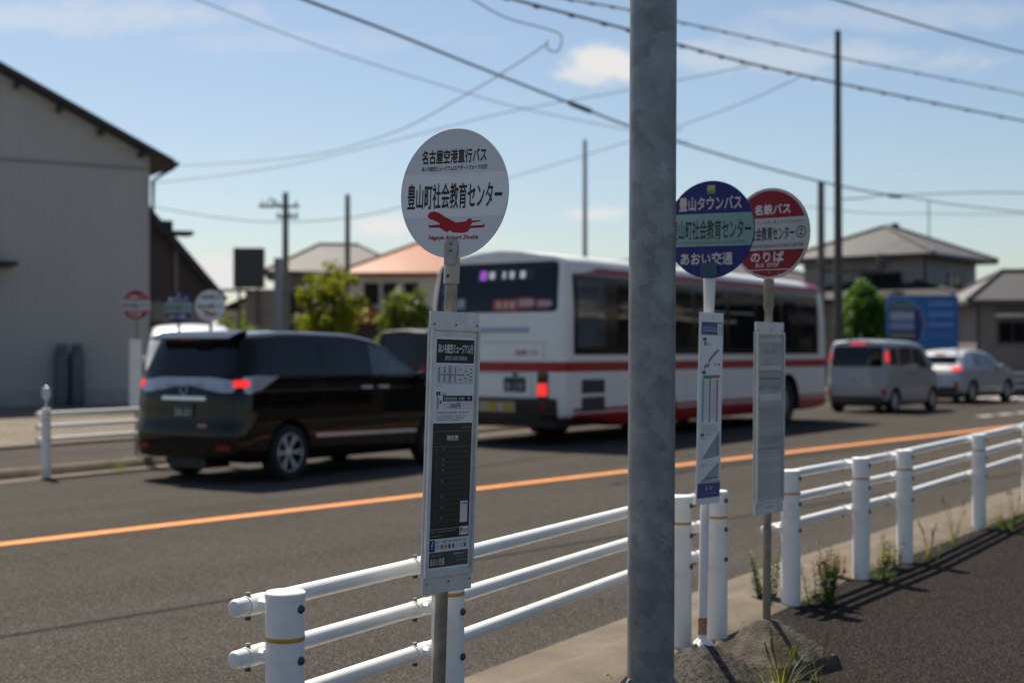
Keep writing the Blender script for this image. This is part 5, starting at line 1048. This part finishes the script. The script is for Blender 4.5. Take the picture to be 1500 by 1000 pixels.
# ------------------------------------------------------------------ trees and weeds
LEAF_Y = leafmat('yellow_green_leaves', (.19, .20, .016), (.10, .13, .012)); LEAF_D = leafmat('dark_green_leaves', (.075, .105, .014), (.12, .14, .02)); LEAF_S = leafmat('shrub_leaves', (.075, .15, .010), (.045, .10, .008), 2); BARK = mat('bark', (.07, .055, .04), .9, c2=(.04, .03, .022), scale=12, bump=.5)
def tree(name, label, x, y, h, rx, crown0, m, seed, n=60, per=46, leaf=.11, shape='loose', group=None):
    r = random.Random(seed); root = empty(name, (x, y, 0), r.uniform(0, 6), label, 'tree' if name != 'shrub' else 'shrub', group)
    tr = MB(); tr.path([(0, 0, -.05), (.03, .02, h * .25), (-.02, .03, h * .5), (.02, 0, h * .82)], [.09 * h / 4, .075 * h / 4, .05 * h / 4, .015], BARK, 10); cz = (crown0 + h) / 2; hz = (h - crown0) / 2
    cl = []
    for k in range(n):
        a = r.uniform(0, 6.283); u = r.uniform(-1, 1); q = r.uniform(.45, 1.0) if shape == 'loose' else r.uniform(.72, .97); s_ = math.sqrt(1 - u * u)
        if shape == 'egg': s_ *= (1.0 if u < 0 else 1 - .12 * u)
        cl.append(Vector((s_ * math.cos(a) * rx * q, s_ * math.sin(a) * rx * q, cz + u * hz * q)))
    for c in cl[:14]: tr.path([(0, 0, max(crown0 * .8, c.z - rx * .7)), c * .5 + Vector((0, 0, c.z * .48)), c], [.03 * h / 4, .018, .005], BARK, 6)
    tr.build('trunk', root)
    lf = MB(); vs = []; fs = []; rc = rx * (.30 if shape == 'loose' else .26)
    for c in cl:
        rr = rc * r.uniform(.7, 1.25)
        for q in range(per):
            d = Vector((r.gauss(0, 1), r.gauss(0, 1), r.gauss(0, .8))); d = d.normalized() * rr * r.uniform(.35, 1) ; p = c + d
            nrm = (d.normalized() + Vector((r.uniform(-.8, .8), r.uniform(-.8, .8), r.uniform(-.2, .9)))).normalized(); t = nrm.orthogonal().normalized(); t.rotate(Matrix.Rotation(r.uniform(0, 6.28), 3, nrm)); b = nrm.cross(t); L_ = leaf * r.uniform(.6, 1.3); k = len(vs)
            vs += [p - t * L_ * .5, p + b * L_ * .32, p + t * L_ * .55, p - b * L_ * .32]; fs.append((k, k + 1, k + 2, k + 3))
    lf.add(vs, fs, m); lf.build('crown', root, smooth=False); return root
tree('tree', 'yellow green young tree standing before the grey roofed house', -6.3, 50, 4.6, 1.12, 1.3, LEAF_Y, 5, 90, 70, .16)
tree('tree', 'darker green tree in front of the orange roofed house', -3.5, 47, 3.6, .95, .8, LEAF_D, 8, 90, 70, .15)
tree('shrub', 'rounded clipped bright green shrub left of the blue billboard', 12.0, 48.5, 3.9, .92, -.2, LEAF_S, 11, 230, 110, .12, 'egg')
tree('shrub', 'low yellowish bush seen above the minivan roof', -10.2, 56, 2.6, 1.3, .2, LEAF_Y, 15, 40, 40, .13)
tree('tree', 'dark tree far behind the signboard at left', -15.5, 82, 4.2, 1.5, .6, LEAF_D, 17, 50, 40, .18)
WEED_G = leafmat('weed_green', (.07, .13, .02), (.13, .16, .03), 30); WEED_Y = leafmat('weed_straw', (.30, .25, .08), (.16, .17, .03), 30, .4); WEED_R = leafmat('weed_red', (.28, .10, .05), (.2, .12, .05), 30, .4)
FRESH = leafmat('fresh_grass', (.16, .20, .03), (.22, .22, .04), 20)
def blade(mb, p, d, L_, w, m, bend):
    pts = []; n = 5; side = d.cross(Vector((0, 0, 1)));
    if side.length < .01: side = Vector((1, 0, 0))
    side.normalize()
    for k in range(n + 1):
        t = k / n; c = p + Vector((0, 0, 1)) * L_ * t * (1 - .25 * bend * t) + d * L_ * bend * t * t; ww = w * (1 - t) ** .7 * .5
        pts += [c - side * ww, c + side * ww]
    mb.add(pts, [(2 * k, 2 * k + 1, 2 * k + 3, 2 * k + 2) for k in range(n)], m)
def weed(label, x, y, h, n, m, seed, leafy=False, spread=.06, heads=0, name='weed'):
    r = random.Random(seed); root = empty(name, (x, y, 0), 0, label, 'weed', 'weeds along the fence')
    bl = MB(); st = MB()
    for k in range(n):
        a = r.uniform(0, 6.283); d = Vector((math.cos(a), math.sin(a), 0)); p = d * r.uniform(0, spread)
        if leafy:
            L_ = h * r.uniform(.5, 1); tip = p + d * L_ * r.uniform(.08, .25) + Vector((0, 0, L_)); st.path([p, p.lerp(tip, .5), tip], [.003, .0025, .001], m, 5)
            for q in range(int(60 * L_ / .3)):
                t = r.uniform(.05, 1); c = p.lerp(tip, t); a2 = r.uniform(0, 6.28); dd = Vector((math.cos(a2), math.sin(a2), r.uniform(.1, .6))).normalized(); sd = dd.cross(Vector((0, 0, 1))).normalized(); ll = r.uniform(.025, .055) * (1.25 - .6 * t)
                bl.add([c, c + dd * ll * .5 + sd * ll * .2, c + dd * ll, c + dd * ll * .5 - sd * ll * .2], [(0, 1, 2, 3)], m)
        else: blade(bl, p, d, h * r.uniform(.5, 1), r.uniform(.003, .006), m, r.uniform(.3, 1.1))
    for k in range(heads):
        a = r.uniform(0, 6.283); L_ = h * r.uniform(.7, 1.1); tip = Vector((math.cos(a) * L_ * .3, math.sin(a) * L_ * .3, L_)); st.path([(0, 0, 0), tip * .5 + Vector((0, 0, L_ * .08)), tip], .0016, WEED_Y, 5); st.path([tip, tip + tip.normalized() * .05], [.006, .003], WEED_Y, 6)
    bl.build('leaves', root, smooth=False)
    if st.v: st.build('stems', root)
weed('tall leafy green weed right of the first post beyond the gap', 1.83, 8.42, .40, 14, WEED_G, 1, True, .09)
weed('leafy weed behind the red sign pole at the fence stub', 1.52, 8.55, .42, 9, WEED_G, 2, True, .06)
weed('small reddish weed left of the second post', 2.10, 9.42, .17, 16, WEED_R, 3, True, .09)
weed('dry grass at the foot of the second post', 2.44, 9.40, .16, 60, WEED_G, 4, False, .10)
weed('straw coloured weed between second and third posts', 2.62, 9.85, .28, 12, WEED_Y, 5, True, .08)
weed('thin dry stalks right of the third post', 3.0, 10.2, .24, 18, WEED_Y, 6, False, .10, 5)
weed('dry grass stalks midway to the fourth post', 3.45, 11.1, .30, 18, WEED_Y, 7, False, .12, 5)
weed('green tuft at the foot of the fourth post', 4.16, 12.05, .20, 110, WEED_G, 8, False, .16)
weed('straggling weeds beyond the fourth post', 4.55, 12.9, .22, 34, WEED_Y, 9, False, .25, 4)
weed('weeds around the fifth post at the right edge', 5.2, 13.8, .24, 40, WEED_G, 10, False, .25, 3)
weed('foreground grass tuft with pale seed heads before the concrete blocks', 1.165, 6.16, .24, 46, FRESH, 11, False, .12, 16)
weed('lone curved grass stem right of the concrete blocks', 1.38, 6.40, .20, 6, FRESH, 12, False, .04, 2)
weed('yellow green grass at the foot of the far end post', -5.75, 17.4, .16, 46, WEED_Y, 13, False, .25)
weed('green clump at the far kerb beside the minivan bumper', -4.95, 17.9, .28, 60, WEED_G, 14, False, .22)
# leaf litter and a loose slab
sl = MB(); sl.box(-.075, .075, -.05, .05, 0, .085, mat('slab_grey', (.26, .245, .22), .85, scale=14)); o = sl.build('concrete_slab', bevel=.006); o.location = (1.09, 6.02, .0); o.rotation_euler = (0, 0, R(42)); tag(o, 'small pale concrete slab lying before the blocks at the bottom edge', 'slab')
for k in range(0): pass
lt = MB(); r = random.Random(77)
for k in range(420):
    i = r.randrange(12, 50); base = El[i].lerp(El[i + 1], r.random()); t = (El[i + 1] - El[i]).normalized(); nr = Vector((t.y, -t.x, 0)); p = base + nr * (.74 + r.gauss(0, .09)) + Vector((0, 0, .022)); a = r.uniform(0, 6.28); u = Vector((math.cos(a), math.sin(a), r.uniform(-.2, .3))) * r.uniform(.006, .018); v = Vector((-math.sin(a), math.cos(a), r.uniform(-.2, .3))) * r.uniform(.004, .010)
    lt.add([p - u, p + v, p + u, p - v], [(0, 1, 2, 3)], (WEED_Y, BARK, KERB)[k % 3])
tag(lt.build('leaf_litter', smooth=False), 'dry leaf litter and grit along the kerb edge', 'litter', kind='stuff')
